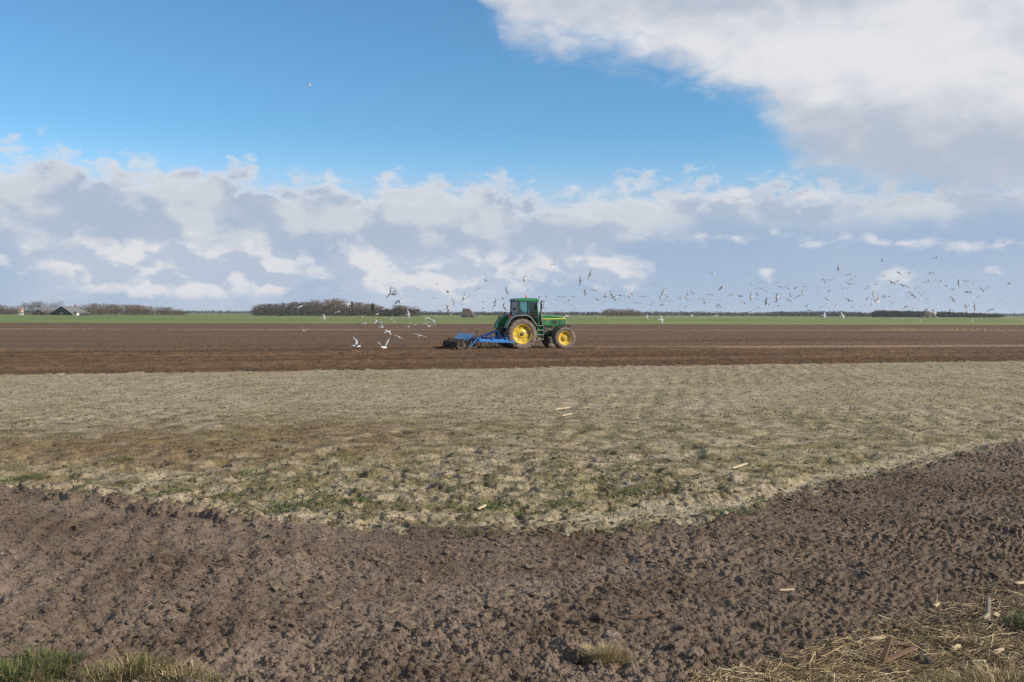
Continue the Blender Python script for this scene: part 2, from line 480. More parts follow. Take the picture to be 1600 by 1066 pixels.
    prints = np.sin(al * 2 * np.pi / 0.62 + 1.6 * np.abs(((ac / 1.15) % 2) - 1) + 1.5 * fbl(X, Y, 0.6, 0.6, 3, 270, 0.5, dr)) * np.sin(ac * 2 * np.pi / 1.15 + 1.5 * fbl(X, Y, 0.3, 0.3, 3, 272, 0.5, dr))
    hh += 0.022 * prints * sstep(-0.1, 0.5, fbl(X, Y, 0.16, 0.22, 3, 271, 0.5, dr) + 0.35 * sstep(-0.1, 0.25, A)) * sstep(-1.5, -3.0, ac * 0 - 3)
    # the wheeling beside the near edge, on the right
    s_ = np.exp(-((D + 0.85) / 0.42) ** 4) * sstep(-0.02, 0.12, A)
    hh = hh * (1 - 0.72 * s_) - 0.03 * s_
    tr_ = np.exp(-((D + 0.16) / 0.13) ** 2) * sstep(-0.16, -0.30, A) * sstep(-0.58, -0.46, A)
    h[k] = hh * sstep(-0.0, 0.35, -D + 0.2) - 0.06 * tr_
    t = np.clip(0.5 + 0.5 * fbl(X, Y, 0.8, 0.8, 5, 260, 0.5, dr) + 0.3 * fbl(X, Y, 6, 6, 3, 261, 0.5, dr), 0, 1)
    cc = mixc(TAN, TAN_PALE, t)
    w_ = sstep(0.0, 0.42, fbl(X, Y, 1.9, 2.4, 6, 262, 0.74, dr) + 0.10 * sstep(30, 11, rr))
    cc = mixc(cc, TAN_DARK, 0.72 * w_ * (1 - s_))
    p0 = ground(260, 697); q0 = ground(560, 668); 
    st = np.exp(-(((X - p0.x) / 3.4) ** 2 + ((Y - p0.y) / 2.1) ** 2)) + 0.55 * np.exp(-(((X - q0.x) / 2.4) ** 2 + ((Y - q0.y) / 1.4) ** 2))
    st = np.clip(st * (1.15 + 1.0 * fbm(X * 1.2, Y * 1.2, 4, 263)), 0, 1)
    cc = mixc(cc, TAN_BROWN * 0.82, 0.85 * st)
    gr = sstep(0.05, 0.7, fbl(X + 9, Y, 0.35, 0.35, 6, 264, 0.65, dr) + 0.30 * sstep(0.0, 0.40, A)) * 0.30
    cc = mixc(cc, TAN_GREEN, gr * (1 - s_))
    cc = mixc(cc, TAN_PALE * 0.95, 0.9 * s_)
    c[k] = cc
    # --- tilled field
    k = reg == 2
    X, Y = x[k], y[k]; D = d2[k]; dr = step_at(r[k])
    al, ac = along(L2, X, Y), across(L2, X, Y)
    wob = 0.10 * fbm(X * 0.5, Y * 0.5, 3, 301)
    rows = 0.042 * np.sin((ac + wob) * 2 * np.pi / 0.75) * sstep(0.5, 0.25, dr) + 0.03 * sstep(1.0, 0.5, dr) * np.sin((ac + wob) * 2 * np.pi / 2.6 + 1)
    lump = clods(X, Y, 0.45, 320, 0.6, dr); sml = clods(X, Y, 0.22, 330, 0.6, dr)
    hh = rows + 0.045 * lump + 0.05 * sml + 0.045 * fbl(X, Y, 0.8, 1.4, 5, 340, 0.7, dr) + 0.03
    trk = np.exp(-((across(LT, X, Y)) / 1.7) ** 4) * sstep(2.5, 5.0, X) * np.clip(0.8 + 0.8 * fbl(X, Y, 0.15, 0.5, 4, 356, 0.6, dr), 0.2, 1)
    hh = hh * (1 - 0.75 * trk) - 0.03 * trk
    h[k] = hh * sstep(0, 0.4, D)
    t = np.clip(0.5 + 0.8 * fbl(al, ac, 0.03, 0.30, 4, 350, 0.6, dr) + 0.3 * fbl(X, Y, 0.5, 0.5, 5, 351, 0.6, dr), 0, 1)
    cc = mixc(TILL_DARK, TILL * 1.12, t)
    far_ = 0.32 * sstep(AC_T - 0.8, AC_T + 0.8, ac + 0.5 * fbl(X, Y, 0.3, 0.3, 4, 353, 0.6, dr)) + 0.10 * sstep(25, 90, ac)
    cc = mixc(cc, TILL_PALE * 0.80, far_ * np.clip(0.75 + 0.7 * fbl(al, ac, 0.015, 0.22, 4, 354, 0.6, dr), 0.1, 1))
    fresh = np.exp(-((ac - AC_T - 0.4) / 1.5) ** 4) * sstep(-1.0, -2.5, X) * sstep(-26, -8, X)
    cc = mixc(cc, TILL_DARK * 0.9, 0.8 * fresh)
    cc = mixc(cc, TILL_DARK * 1.05, 0.6 * sstep(2.2, 0.6, D + 0.8 * fbl(X, Y, 0.6, 0.6, 4, 355, 0.6, dr)))
    cc = mixc(cc, TILL_PALE * 1.7, 0.85 * trk)
    g_ = across(LG, X, Y)
    gs = np.exp(-(g_ / 1.6) ** 4) * np.clip(0.55 + 0.9 * fbm(al * 0.06, ac * 0.05, 4, 352), 0, 1)
    cc = mixc(cc, DRYGRASS, 0.75 * gs)
    cc = mixc(cc, TILL_DARK * 0.95, 0.7 * sstep(-14, -4, d3[k]))
    c[k] = cc
    # --- meadow
    k = reg == 3
    X, Y = x[k], y[k]; rr = r[k]
    h[k] = 0.05 * fbm(X * 0.2, Y * 0.2, 3, 401)
    t = np.clip(0.5 + 0.6 * fbm(X * 0.006, Y * 0.02, 4, 410), 0, 1)
    cc = mixc(GREEN_B, GREEN, t)
    st = sstep(0.1, 0.5, fbm(X * 0.004 + 7, Y * 0.035, 3, 411) + 0.25 * sstep(-60, 120, X))
    cc = mixc(cc, GREEN_Y, 0.65 * st)
    br = np.exp(-((d3[k] - 3) / 4.0) ** 2) * 0.45
    cc = mixc(cc, DRYGRASS * 0.8, br)
    c[k] = cc
    return h, c, reg

def ground_z(x, y):
    return land(np.array([float(x)]), np.array([float(y)]))[0][0]

a_in = np.linspace(R(-29.0), R(29.0), 840)
a_out = np.linspace(R(29.3), R(54), 45)
az_cols = np.concatenate([-a_out[::-1], a_in, a_out])
rs = [3.6]
F1 = 995.0
while rs[-1] < 9500:
    q = rs[-1]
    d = 0.72 * q * q / (CAM_H * F1)
    if q < 19: d = min(d, 0.16)
    elif q < 62: d = min(d, 0.17)
    elif q < 260: d = min(d, 0.85)
    else: d = max(d, q * 0.035)
    rs.append(q + d)
rs = np.array(rs)
AA, RR = np.meshgrid(az_cols, rs)
gx, gy = (RR * np.sin(AA)).ravel(), (RR * np.cos(AA)).ravel()
gh, gc, greg = land(gx, gy)
nr, nc = RR.shape
idx = np.arange(nr * nc).reshape(nr, nc)
quads = np.stack([idx[:-1, :-1], idx[:-1, 1:], idx[1:, 1:], idx[1:, :-1]], -1).reshape(-1, 4)[:, ::-1]
freg = greg[quads[:, 0]]
gv = np.stack([gx, gy, gh], 1)
mat_near = soil_mat('crumbly grey-brown soil', 55.0, 0.012, 0.30)
mat_strip = soil_mat('trodden sandy stubble', 30.0, 0.012, 0.28, coarse=4.5, cdepth=0.09, cvar=0.26)
mat_till = soil_mat('freshly tilled brown soil', 14.0, 0.02, 0.30, coarse=2.6, cdepth=0.12, cvar=0.2)
mat_mead = soil_mat('meadow turf', 1.2, 0.02, 0.22)
for ri, (nm, mt) in enumerate((('ploughed_soil', mat_near), ('stubble_field', mat_strip), ('tilled_field', mat_till), ('meadow', mat_mead))):
    f = quads[freg == ri]
    used = np.unique(f)
    remap = np.full(nr * nc, -1, dtype=np.int64); remap[used] = np.arange(len(used))
    vv, ff, cc = gv[used], remap[f], gc[used]
    if ri == 3:      # the meadow also closes the circle behind and beside the photographer
        ang = np.linspace(R(54), R(306), 40); rad = np.array([0.0, 3.6, 12, 40, 120, 400, 1500, 9500])
        A2, R2 = np.meshgrid(ang, rad)
        v2 = np.stack([(R2 * np.sin(A2)).ravel(), (R2 * np.cos(A2)).ravel(), np.zeros(A2.size)], 1)
        i2 = np.arange(A2.size).reshape(A2.shape) + len(vv)
        f2 = np.stack([i2[:-1, :-1], i2[:-1, 1:], i2[1:, 1:], i2[1:, :-1]], -1).reshape(-1, 4)[:, ::-1]
        vv = np.concatenate([vv, v2]); ff = np.concatenate([ff, f2]); cc = np.concatenate([cc, np.tile(GREEN, (len(v2), 1))])
    o = link(nm, np_mesh(nm, vv, ff, mt, cc, ri == 3))
    tag(o, kind='structure')
del AA, RR, gx, gy, gc, quads, gv
# ------------------------------------------------------------------ small mesh builder
class MB:
    def __init__(s):
        s.v = []; s.f = []
    def add(s, verts, faces):
        k = len(s.v); s.v += [tuple(p) for p in verts]; s.f += [tuple(i + k for i in f) for f in faces]
        return s
    def box(s, c, d, rot=None):
        hx, hy, hz = d[0] / 2, d[1] / 2, d[2] / 2
        p = [Vector((x, y, z)) for x in (-hx, hx) for y in (-hy, hy) for z in (-hz, hz)]
        if rot is not None: p = [rot @ q for q in p]
        c = Vector(c)
        return s.add([q + c for q in p], [(0, 1, 3, 2), (4, 6, 7, 5), (0, 4, 5, 1), (2, 3, 7, 6), (0, 2, 6, 4), (1, 5, 7, 3)])
    def bar(s, a, b, w, t, upv=(0, 0, 1)):
        a, b = Vector(a), Vector(b); d = b - a; L = d.length; d.normalize()
        u = Vector(upv); sd = d.cross(u)
        if sd.length < 1e-4: sd = d.cross(Vector((0, 1, 0)))
        sd.normalize(); u = sd.cross(d)
        rot = Matrix((d, -sd, u)).transposed()
        return s.box((a + b) / 2, (L, w, t), rot)
    def tube(s, pts, rad, n=8, cap=True):
        pts = [Vector(p) for p in pts]
        if not hasattr(rad, '__len__'): rad = [rad] * len(pts)
        k = len(s.v); ref = None
        for i, p in enumerate(pts):
            d = (pts[min(i + 1, len(pts) - 1)] - pts[max(i - 1, 0)]).normalized()
            if ref is None:
                ref = d.cross(Vector((0, 0, 1)))
                if ref.length < 0.05: ref = d.cross(Vector((0, 1, 0)))
            ref = (ref - d * ref.dot(d)).normalized(); w2 = d.cross(ref)
            for j in range(n):
                a = 2 * math.pi * j / n
                s.v.append(tuple(p + (ref * math.cos(a) + w2 * math.sin(a)) * rad[i]))
        for i in range(len(pts) - 1):
            for j in range(n):
                a, b = k + i * n + j, k + i * n + (j + 1) % n
                s.f.append((a, b, b + n, a + n))
        if cap:
            s.f.append(tuple(k + j for j in range(n))[::-1]); s.f.append(tuple(k + (len(pts) - 1) * n + j for j in range(n)))
        return s
    def prism(s, prof, y0, y1):
        """profile in x,z extruded along y"""
        n = len(prof)
        v = [(x, y0, z) for x, z in prof] + [(x, y1, z) for x, z in prof]
        f = [tuple(range(n)), tuple(range(2 * n - 1, n - 1, -1))] + [(i, i + n, (i + 1) % n + n, (i + 1) % n) for i in range(n)]
        return s.add(v, f)
    def lathe(s, prof, c=(0, 0, 0), n=40, axis='y', closed=False):
        """profile of (radius, offset along the axis)"""
        k = len(s.v); m = len(prof); c = Vector(c)
        for j in range(n):
            a = 2 * math.pi * j / n
            for (r, o) in prof:
                p = Vector((r * math.cos(a), o, r * math.sin(a))) if axis == 'y' else Vector((r * math.cos(a), r * math.sin(a), o))
                s.v.append(tuple(p + c))
        for j in range(n):
            for i in range(m if closed else m - 1):
                a = k + j * m + i; b = k + j * m + (i + 1) % m
                a2 = k + ((j + 1) % n) * m + i; b2 = k + ((j + 1) % n) * m + (i + 1) % m
                s.f.append((a, a2, b2, b))
        return s
    def strip(s, prof, y0, y1, th):
        """a bent sheet of thickness th following a profile in x,z"""
        inner = []
        for i, (x, z) in enumerate(prof):
            a = Vector(prof[max(i - 1, 0)]); b = Vector(prof[min(i + 1, len(prof) - 1)])
            t = (b - a).normalized(); inner.append((x + t.y * th, z - t.x * th))
        return s.prism(list(prof) + inner[::-1], y0, y1)
    def build(s, name, mat, parent=None, bevel=0.0, smooth=False):
        me = bpy.data.meshes.new(name)
        me.from_pydata(s.v, [], s.f); me.update()
        bm = bmesh.new(); bm.from_mesh(me); bmesh.ops.recalc_face_normals(bm, faces=bm.faces); bm.to_mesh(me); bm.free()
        if smooth: me.polygons.foreach_set('use_smooth', [True] * len(me.polygons))
        me.materials.append(mat)
        o = link(name, me, parent)
        if bevel:
            b = o.modifiers.new('bevel', 'BEVEL'); b.width = bevel; b.segments = 2; b.limit_method = 'ANGLE'
        return o

DUST = (0.20, 0.155, 0.12)
M_green = plain('green tractor paint', (0.012, 0.135, 0.040), 0.42, var=0.22, scale=3, dirt=DUST, dirt_amt=0.2, coat=0.0)
M_roof = plain('sun-faded green roof', (0.020, 0.135, 0.070), 0.4, var=0.15, scale=3)
M_yellow = plain('yellow rim paint', (0.52, 0.36, 0.014), 0.5, var=0.18, scale=4, dirt=DUST, dirt_amt=0.38)
M_stripe = plain('yellow stripe', (0.75, 0.62, 0.03), 0.4, var=0.05)
M_rubber = plain('dusty tyre rubber', (0.055, 0.050, 0.048), 0.9, var=0.3, scale=5, dirt=(0.17, 0.135, 0.115), dirt_amt=0.75, spec=0.2)
M_black = plain('black plastic', (0.018, 0.018, 0.020), 0.5, var=0.25, dirt=DUST, dirt_amt=0.15)
M_iron = plain('grimy dark iron and rim shade', (0.030, 0.032, 0.030), 0.6, var=0.4, scale=6, dirt=(0.12, 0.09, 0.07), dirt_amt=0.35)
M_greyedge = plain('grey rubber edge', (0.17, 0.17, 0.165), 0.7, var=0.2, dirt=DUST, dirt_amt=0.2)
M_steel = plain('worn steel', (0.42, 0.42, 0.41), 0.4, metal=0.6, var=0.25, scale=6, dirt=DUST, dirt_amt=0.2)
M_cabdark = plain('dark cab lining', (0.025, 0.027, 0.028), 0.8, var=0.2)
M_blue = plain('blue implement paint', (0.014, 0.150, 0.44), 0.55, var=0.3, scale=3, dirt=(0.10, 0.075, 0.055), dirt_amt=0.28)
M_soilsteel = plain('soil-caked steel', (0.055, 0.042, 0.034), 0.9, var=0.5, scale=7, dirt=(0.13, 0.095, 0.07), dirt_amt=0.5, spec=0.2)
M_orange = plain('orange lens', (0.75, 0.16, 0.01), 0.25, var=0.05)
M_lamp = plain('clear lamp lens', (0.75, 0.76, 0.74), 0.2, var=0.1)
M_red = plain('red lens', (0.45, 0.02, 0.015), 0.3, var=0.05)
def glass_mat():
    m = bpy.data.materials.new('green tinted glass'); m.use_nodes = True
    t = m.node_tree; t.nodes.clear(); n = NT(t)
    tr = t.nodes.new('ShaderNodeBsdfTransparent'); tr.inputs[0].default_value = (0.62, 0.80, 0.78, 1)
    gl = t.nodes.new('ShaderNodeBsdfGlossy'); gl.inputs['Roughness'].default_value = 0.03; gl.inputs[0].default_value = (0.9, 1, 0.98, 1)
    fr = t.nodes.new('ShaderNodeFresnel'); fr.inputs[0].default_value = 1.5
    mx = t.nodes.new('ShaderNodeMixShader'); n.put(mx.inputs[0], n.math('ADD', fr.outputs[0], 0.03, clamp=True))
    t.links.new(tr.outputs[0], mx.inputs[1]); t.links.new(gl.outputs[0], mx.inputs[2])
    o = t.nodes.new('ShaderNodeOutputMaterial'); t.links.new(mx.outputs[0], o.inputs[0])
    return m
M_glass = glass_mat()

# ------------------------------------------------------------------ tractor
YAW = R(19)
cy_, sy_ = math.cos(YAW), math.sin(YAW)
gw = ground(816.5, 545.3, 0.06)                       # where the near rear tyre stands
T0 = Vector((gw.x - (-1.2) * (-sy_), gw.y - (-1.2) * cy_, 0.03))
def tw(x, y, z=0.0):
    """tractor coordinates (forward, left, up) to world"""
    return Vector((T0.x + x * cy_ - y * sy_, T0.y + x * sy_ + y * cy_, T0.z + z))
tractor = empty('tractor', T0, YAW)
tag(tractor, 'green farm tractor with yellow wheel rims and glazed cab driving over brown field', 'tractor')

def wheel(name, x, side, Rw, width, rim_r, nlug, rear):
    wroot = empty(name, (x, side * 0.95, Rw - 0.05), 0, tractor)
    hw = width / 2
    rt_ = Rw - 0.045
    t = MB()
    prof = [(rim_r, -hw * 0.78), (rim_r + 0.05, -hw * 0.94), (rim_r + (rt_ - rim_r) * 0.45, -hw * 1.06), (rt_ - 0.07, -hw * 1.0), (rt_ - 0.015, -hw * 0.86), (rt_, -hw * 0.4), (rt_ + 0.004, 0),
            (rt_, hw * 0.4), (rt_ - 0.015, hw * 0.86), (rt_ - 0.07, hw * 1.0), (rim_r + (rt_ - rim_r) * 0.45, hw * 1.06), (rim_r + 0.05, hw * 0.94), (rim_r, hw * 0.78)]
    t.lathe(prof, n=56)
    for i in range(nlug):
        for sgn in (-1, 1):
            a0 = 2 * math.pi * (i + (0.5 if sgn > 0 else 0)) / nlug
            sw = 0.30 * 0.9 / Rw * 0.75
            pts = []
            for (yy, da, rb) in ((0.015, 0.0, rt_), (hw * 0.62, sw * 0.62, rt_ - 0.004), (hw * 0.99, sw, rt_ - 0.055)):
                for rr_ in (rb - 0.02, rb + 0.047):
                    for q in (-1, 1):
                        wd = (0.032 if rr_ < rb else 0.022) * q / Rw
                        a = a0 - da + wd
                        pts.append((rr_ * math.cos(a), sgn * yy, rr_ * math.sin(a)))
            fs = []
            for k in (0, 4):
                fs += [(k, k + 4, k + 5, k + 1), (k + 2, k + 3, k + 7, k + 6), (k, k + 2, k + 6, k + 4), (k + 1, k + 5, k + 7, k + 3)]
            fs += [(0, 1, 3, 2), (8, 10, 11, 9)]
            t.add(pts, fs)
    t.build('tyre', M_rubber, wroot)
    o = side           # outward direction
    rm = MB()
    if rear:
        prof = [(rim_r + 0.035, hw * 0.80), (rim_r + 0.03, hw * 0.86), (rim_r - 0.01, hw * 0.84), (rim_r - 0.035, hw * 0.62), (rim_r - 0.06, hw * 0.48), (rim_r - 0.10, hw * 0.40), (0.30, hw * 0.32), (0.21, hw * 0.46), (0.17, hw * 0.50), (0.0, hw * 0.50)]
    else:
        prof = [(rim_r + 0.03, hw * 0.80), (rim_r + 0.025, hw * 0.88), (rim_r - 0.01, hw * 0.85), (rim_r - 0.035, hw * 0.60), (rim_r - 0.06, hw * 0.42), (0.27, hw * 0.36), (0.24, hw * 0.16), (0.17, hw * 0.14), (0.155, hw * 0.52), (0.10, hw * 0.56), (0.0, hw * 0.56)]
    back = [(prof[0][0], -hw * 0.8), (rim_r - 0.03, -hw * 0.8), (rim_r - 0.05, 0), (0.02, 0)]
    rm.lathe([(r_, y_ * o) for r_, y_ in prof], n=48)
    rm.build('rim', M_yellow, wroot, smooth=False)
    MB().lathe([(r_, y_ * o) for r_, y_ in back], n=48).build('rim_inside', M_iron, wroot)  # inner face coloured dark iron to stand in for the shade inside the rim
    if rear:
        for k in range(8):
            a = 2 * math.pi * (k + 0.35) / 8
            hb = MB().lathe([(0.034, hw * 0.34 * o), (0.034, hw * 0.455 * o), (0.0, hw * 0.455 * o)], (0.395 * math.cos(a), 0, 0.395 * math.sin(a)), 12)
            hb.build('rim_clamp_hole', M_black, wroot)
        hb = MB().lathe([(0.11, hw * 0.45 * o), (0.11, hw * 0.58 * o), (0.07, hw * 0.62 * o), (0.0, hw * 0.62 * o)], n=16)
        hb.build('hub', M_iron, wroot)
    else:
        hb = MB().lathe([(0.085, hw * 0.5 * o), (0.085, hw * 0.68 * o), (0.05, hw * 0.72 * o), (0, hw * 0.72 * o)], n=16)
        hb.build('hub', M_yellow, wroot)
    return wroot
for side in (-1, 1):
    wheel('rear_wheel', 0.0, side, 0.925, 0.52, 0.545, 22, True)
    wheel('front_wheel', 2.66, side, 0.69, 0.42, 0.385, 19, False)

def part(mb, name, mat, parent=tractor, bevel=0.008, smooth=False):
    return mb.build(name, mat, parent, bevel, smooth)
m = MB().box((0.9, 0, 0.90), (2.4, 0.46, 0.40)).box((2.3, 0, 1.00), (1.5, 0.52, 0.50)).box((0.0, 0, 0.95), (0.75, 0.62, 0.62))
m.box((1.75, -0.33, 0.98), (0.7, 0.16, 0.34)).box((1.75, 0.33, 0.98), (0.7, 0.16, 0.34)).tube([(1.6, -0.36, 1.25), (2.0, -0.42, 1.05), (2.4, -0.36, 0.85)], 0.035, 6)
part(m, 'chassis', M_iron)
m = MB().tube([(0, -0.8, 0.875), (0, 0.8, 0.875)], 0.13, 12)
part(m, 'rear_axle', M_iron)
m = MB().box((2.66, 0, 0.60), (0.22, 1.25, 0.20)).tube([(2.66, -0.78, 0.64), (2.66, 0.78, 0.64)], 0.11, 10).tube([(2.50, -0.6, 0.58), (2.44, 0.0, 0.55), (2.50, 0.6, 0.58)], 0.03, 6)
part(m, 'front_axle', M_iron)
# bonnet
prof = [(1.50, 1.35), (1.50, 1.975), (2.0, 1.985), (2.5, 1.955), (2.85, 1.905), (3.00, 1.83), (3.05, 1.66), (3.04, 1.40), (2.92, 1.33), (2.2, 1.30)]
hood = part(MB().prism(prof, -0.36, 0.36), 'bonnet', M_green, bevel=0.05)
for s in (-1, 1):
    MB().bar((1.53, s * 0.364, 1.755), (2.99, s * 0.364, 1.765), 0.012, 0.036).build('stripe', M_stripe, hood)
    MB().box((2.30, s * 0.363, 1.55), (0.34, 0.012, 0.20)).build('side_grille', M_black, hood)
    MB().box((2.74, s * 0.363, 1.53), (0.34, 0.012, 0.24)).build('side_screen', M_black, hood)
    MB().box((2.74, s * 0.366, 1.53), (0.29, 0.014, 0.19)).build('side_screen_panel', M_green, hood)
    MB().box((3.055, s * 0.20, 1.56), (0.03, 0.20, 0.11)).build('headlight', M_lamp, hood, 0.01)
m = MB()
for k in range(5): m.box((3.052, 0, 1.40 + 0.055 * k), (0.02, 0.58, 0.03))
m.build('front_grille', M_black, hood)
part(MB().box((3.10, 0, 1.10), (0.34, 0.60, 0.34)).box((3.0, 0, 0.95), (0.5, 0.3, 0.16)), 'front_weight_carrier', M_iron, bevel=0.02)
# cab
ZT = 2.74
def P_(x, y, z): return Vector((x, y, z))
pil = {}
for s in (-1, 1):
    pil['A', s] = (P_(1.20, s * 0.60, 1.42), P_(1.06, s * 0.68, ZT))
    pil['B', s] = (P_(0.50, s * 0.72, 1.60), P_(0.48, s * 0.70, ZT))
    pil['C', s] = (P_(-0.10, s * 0.70, 1.90), P_(-0.06, s * 0.67, ZT))
for (nm, s), (a, b) in pil.items():
    part(MB().bar(a, b, 0.065, 0.065), 'cab_pillar', M_green if nm == 'A' else M_cabdark)
m = MB()
for s in (-1, 1):
    m.bar(pil['C', s][0], (0.52, s * 0.72, 1.93), 0.05, 0.06).bar((0.52, s * 0.72, 1.93), (0.80, s * 0.70, 1.45), 0.05, 0.06).bar((0.80, s * 0.70, 1.45), pil['A', s][0], 0.05, 0.06)
m.bar(pil['A', -1][0], pil['A', 1][0], 0.05, 0.06).bar(pil['C', -1][0], pil['C', 1][0], 0.05, 0.06)
part(m, 'cab_sill', M_cabdark)
part(MB().box((0.55, 0, 1.36), (1.30, 1.20, 0.16)).box((0.10, 0, 1.55), (0.55, 1.10, 0.5)).box((1.15, 0, 1.5), (0.14, 0.7, 0.42)), 'cab_floor', M_cabdark)
roof_p = [(-0.15, 2.74), (-0.18, 2.86), (-0.10, 2.93), (0.36, 2.975), (1.04, 2.965), (1.19, 2.92), (1.22, 2.82), (1.17, 2.74)]
roof = part(MB().prism(roof_p, -0.74, 0.74), 'cab_roof', M_roof, bevel=0.05)
for (x, y, fx) in ((1.215, -0.55, 1), (1.215, 0.55, 1), (-0.185, -0.55, -1), (-0.185, 0.55, -1)):
    MB().box((x, y, 2.84), (0.04, 0.16, 0.09)).build('work_light', M_lamp, roof, 0.01)
b = MB().lathe([(0.045, 0), (0.045, 0.05), (0.0, 0.05)], (0.52, -0.35, 2.965), 12, 'z').build('beacon_base', M_black, roof)
MB().lathe([(0.055, 0.05), (0.05, 0.13), (0.03, 0.155), (0.0, 0.16)], (0.52, -0.35, 2.965), 14, 'z').build('beacon', M_orange, roof, 0, True)
def pane(name, pts, thick_dir):
    t = Vector(thick_dir) * 0.004
    a = [Vector(p) + t for p in pts]; c = [Vector(p) - t for p in pts]; n = len(pts)
    mb = MB(); mb.add(a + c, [tuple(range(n)), tuple(range(2 * n - 1, n - 1, -1))] + [(i, i + n, (i + 1) % n + n, (i + 1) % n) for i in range(n)])
    return mb.build(name, M_glass, tractor)
for s in (-1, 1):
    pane('side_window', [(-0.08, s * 0.70, 1.95), (0.47, s * 0.72, 1.96), (0.46, s * 0.70, 2.73), (-0.05, s * 0.67, 2.73)], (0, 1, 0))
    d = pane('door', [(0.54, s * 0.72, 1.93), (0.82, s * 0.70, 1.47), (1.17, s * 0.61, 1.45), (1.04, s * 0.68, 2.73), (0.51, s * 0.70, 2.73)], (0, 1, 0))
    MB().bar((0.60, s * 0.74, 1.86), (0.60, s * 0.74, 2.05), 0.03, 0.03).build('door_handle', M_black, d, 0.006)
pane('windscreen', [(1.20, -0.56, 1.47), (1.20, 0.56, 1.47), (1.07, 0.64, 2.73), (1.07, -0.64, 2.73)], (1, 0, 0))
pane('rear_window', [(-0.10, -0.64, 1.95), (-0.10, 0.64, 1.95), (-0.06, 0.62, 2.73), (-0.06, -0.62, 2.73)], (1, 0, 0))
part(MB().box((0.20, 0, 1.78), (0.46, 0.48, 0.14)).box((0.0, 0, 2.10), (0.12, 0.46, 0.62), Matrix.Rotation(R(-10), 3, 'Y')).box((0.02, 0, 1.66), (0.3, 0.3, 0.12)), 'driver_seat', M_cabdark, bevel=0.03)
tor = MB()
for k in range(20):
    a0, a1 = 2 * math.pi * k / 20, 2 * math.pi * (k + 1) / 20
    c0 = Vector((0.74 + 0.07 * math.cos(a0), 0.20 * math.sin(a0), 2.06 + 0.185 * math.cos(a0)))
    c1 = Vector((0.74 + 0.07 * math.cos(a1), 0.20 * math.sin(a1), 2.06 + 0.185 * math.cos(a1)))
    tor.tube([c0, c1], 0.016, 6)
tor.tube([(0.74, 0, 2.06), (0.98, 0, 1.62)], 0.035, 8).bar((0.74, -0.18, 2.06), (0.74, 0.18, 2.06), 0.03, 0.02)
part(tor, 'steering_wheel', M_black, bevel=0)
# rear mudguards
fp = [(-0.93, 1.22), (-0.86, 1.50), (-0.66, 1.78), (-0.40, 1.925), (0.26, 1.945), (0.50, 1.83), (0.72, 1.56), (0.86, 1.34)]
for s in (-1, 1):
    y0, y1 = sorted((s * 0.66, s * 1.19))
    fd = part(MB().strip(fp, y0, y1, 0.03), 'rear_mudguard', M_green, bevel=0.006)
    MB().prism([(x, z) for x, z in fp] + [(0.72, 1.42), (0.2, 1.40), (-0.5, 1.40)], s * 0.66 - 0.012, s * 0.66 + 0.012).build('inner_panel', M_green, fd)
    MB().tube([(x, s * 1.19, z + 0.0) for x, z in fp], 0.032, 8).build('edge_trim', M_greyedge, fd, 0, True)
    MB().box((-0.70, s * 1.0, 1.86), (0.07, 0.22, 0.12)).build('tail_light', M_red, fd, 0.012)
    MB().tube([(-0.30, s * 1.1, 1.94), (-0.30, s * 1.1, 2.10)], 0.02, 6).box((-0.30, s * 1.1, 2.12), (0.06, 0.12, 0.07)).build('marker_lamp', M_black, fd)
# front mudguards
for s in (-1, 1):
    pr = [(2.66 + 0.79 * math.cos(R(a)), 0.64 + 0.79 * math.sin(R(a))) for a in range(165, 50, -12)]
    y0, y1 = sorted((s * 0.76, s * 1.14))
    fd = part(MB().strip(pr, y0, y1, 0.022), 'front_mudguard', M_black, bevel=0.005)
    MB().bar((2.60, s * 0.72, 0.75), (2.55, s * 0.80, 1.42), 0.04, 0.03).build('bracket', M_iron, fd)
# steps and tank on both sides
for s in (-1, 1):
    tk = part(MB().box((1.18, s * 0.72, 1.02), (0.44, 0.28, 0.62)), 'fuel_tank', M_green, bevel=0.05)
    for z in (1.36, 1.10, 0.83, 0.58):
        part(MB().box((1.16, s * 0.95, z), (0.38, 0.20, 0.03)), 'step', M_steel if z < 1.3 else M_greyedge, bevel=0.006)
    part(MB().bar((0.98, s * 0.95, 0.56), (0.98, s * 0.93, 1.36), 0.025, 0.16).bar((1.34, s * 0.95, 0.56), (1.34, s * 0.93, 1.36), 0.025, 0.16), 'step_frame', M_green)
    part(MB().tube([(1.36, s * 0.84, 1.36), (1.38, s * 0.80, 1.7), (1.30, s * 0.74, 2.2)], 0.014, 6), 'handrail', M_steel, bevel=0)
    # mirrors
    mi = part(MB().tube([(1.08, s * 0.70, 2.66), (1.20, s * 0.98, 2.70), (1.20, s * 1.02, 2.62)], 0.014, 6), 'mirror_arm', M_black, bevel=0)
    MB().box((1.20, s * 1.03, 2.46), (0.05, 0.20, 0.32)).build('mirror', M_black, mi, 0.02)
ex = part(MB().tube([(1.40, -0.47, 1.52), (1.40, -0.47, 2.10)], 0.075, 14).tube([(1.40, -0.47, 2.06), (1.40, -0.47, 2.68), (1.43, -0.47, 2.76), (1.52, -0.47, 2.82)], 0.048, 12), 'exhaust', M_iron, bevel=0, smooth=True)
MB().bar((1.40, -0.53, 1.60), (1.40, -0.53, 2.62), 0.02, 0.03).build('heat_shield', M_steel, ex)
part(MB().lathe([(0.05, 0), (0.06, 0.16), (0.09, 0.17), (0.09, 0.21), (0.0, 0.23)], (1.62, 0.10, 1.96), 14, 'z'), 'air_intake', M_black, bevel=0)
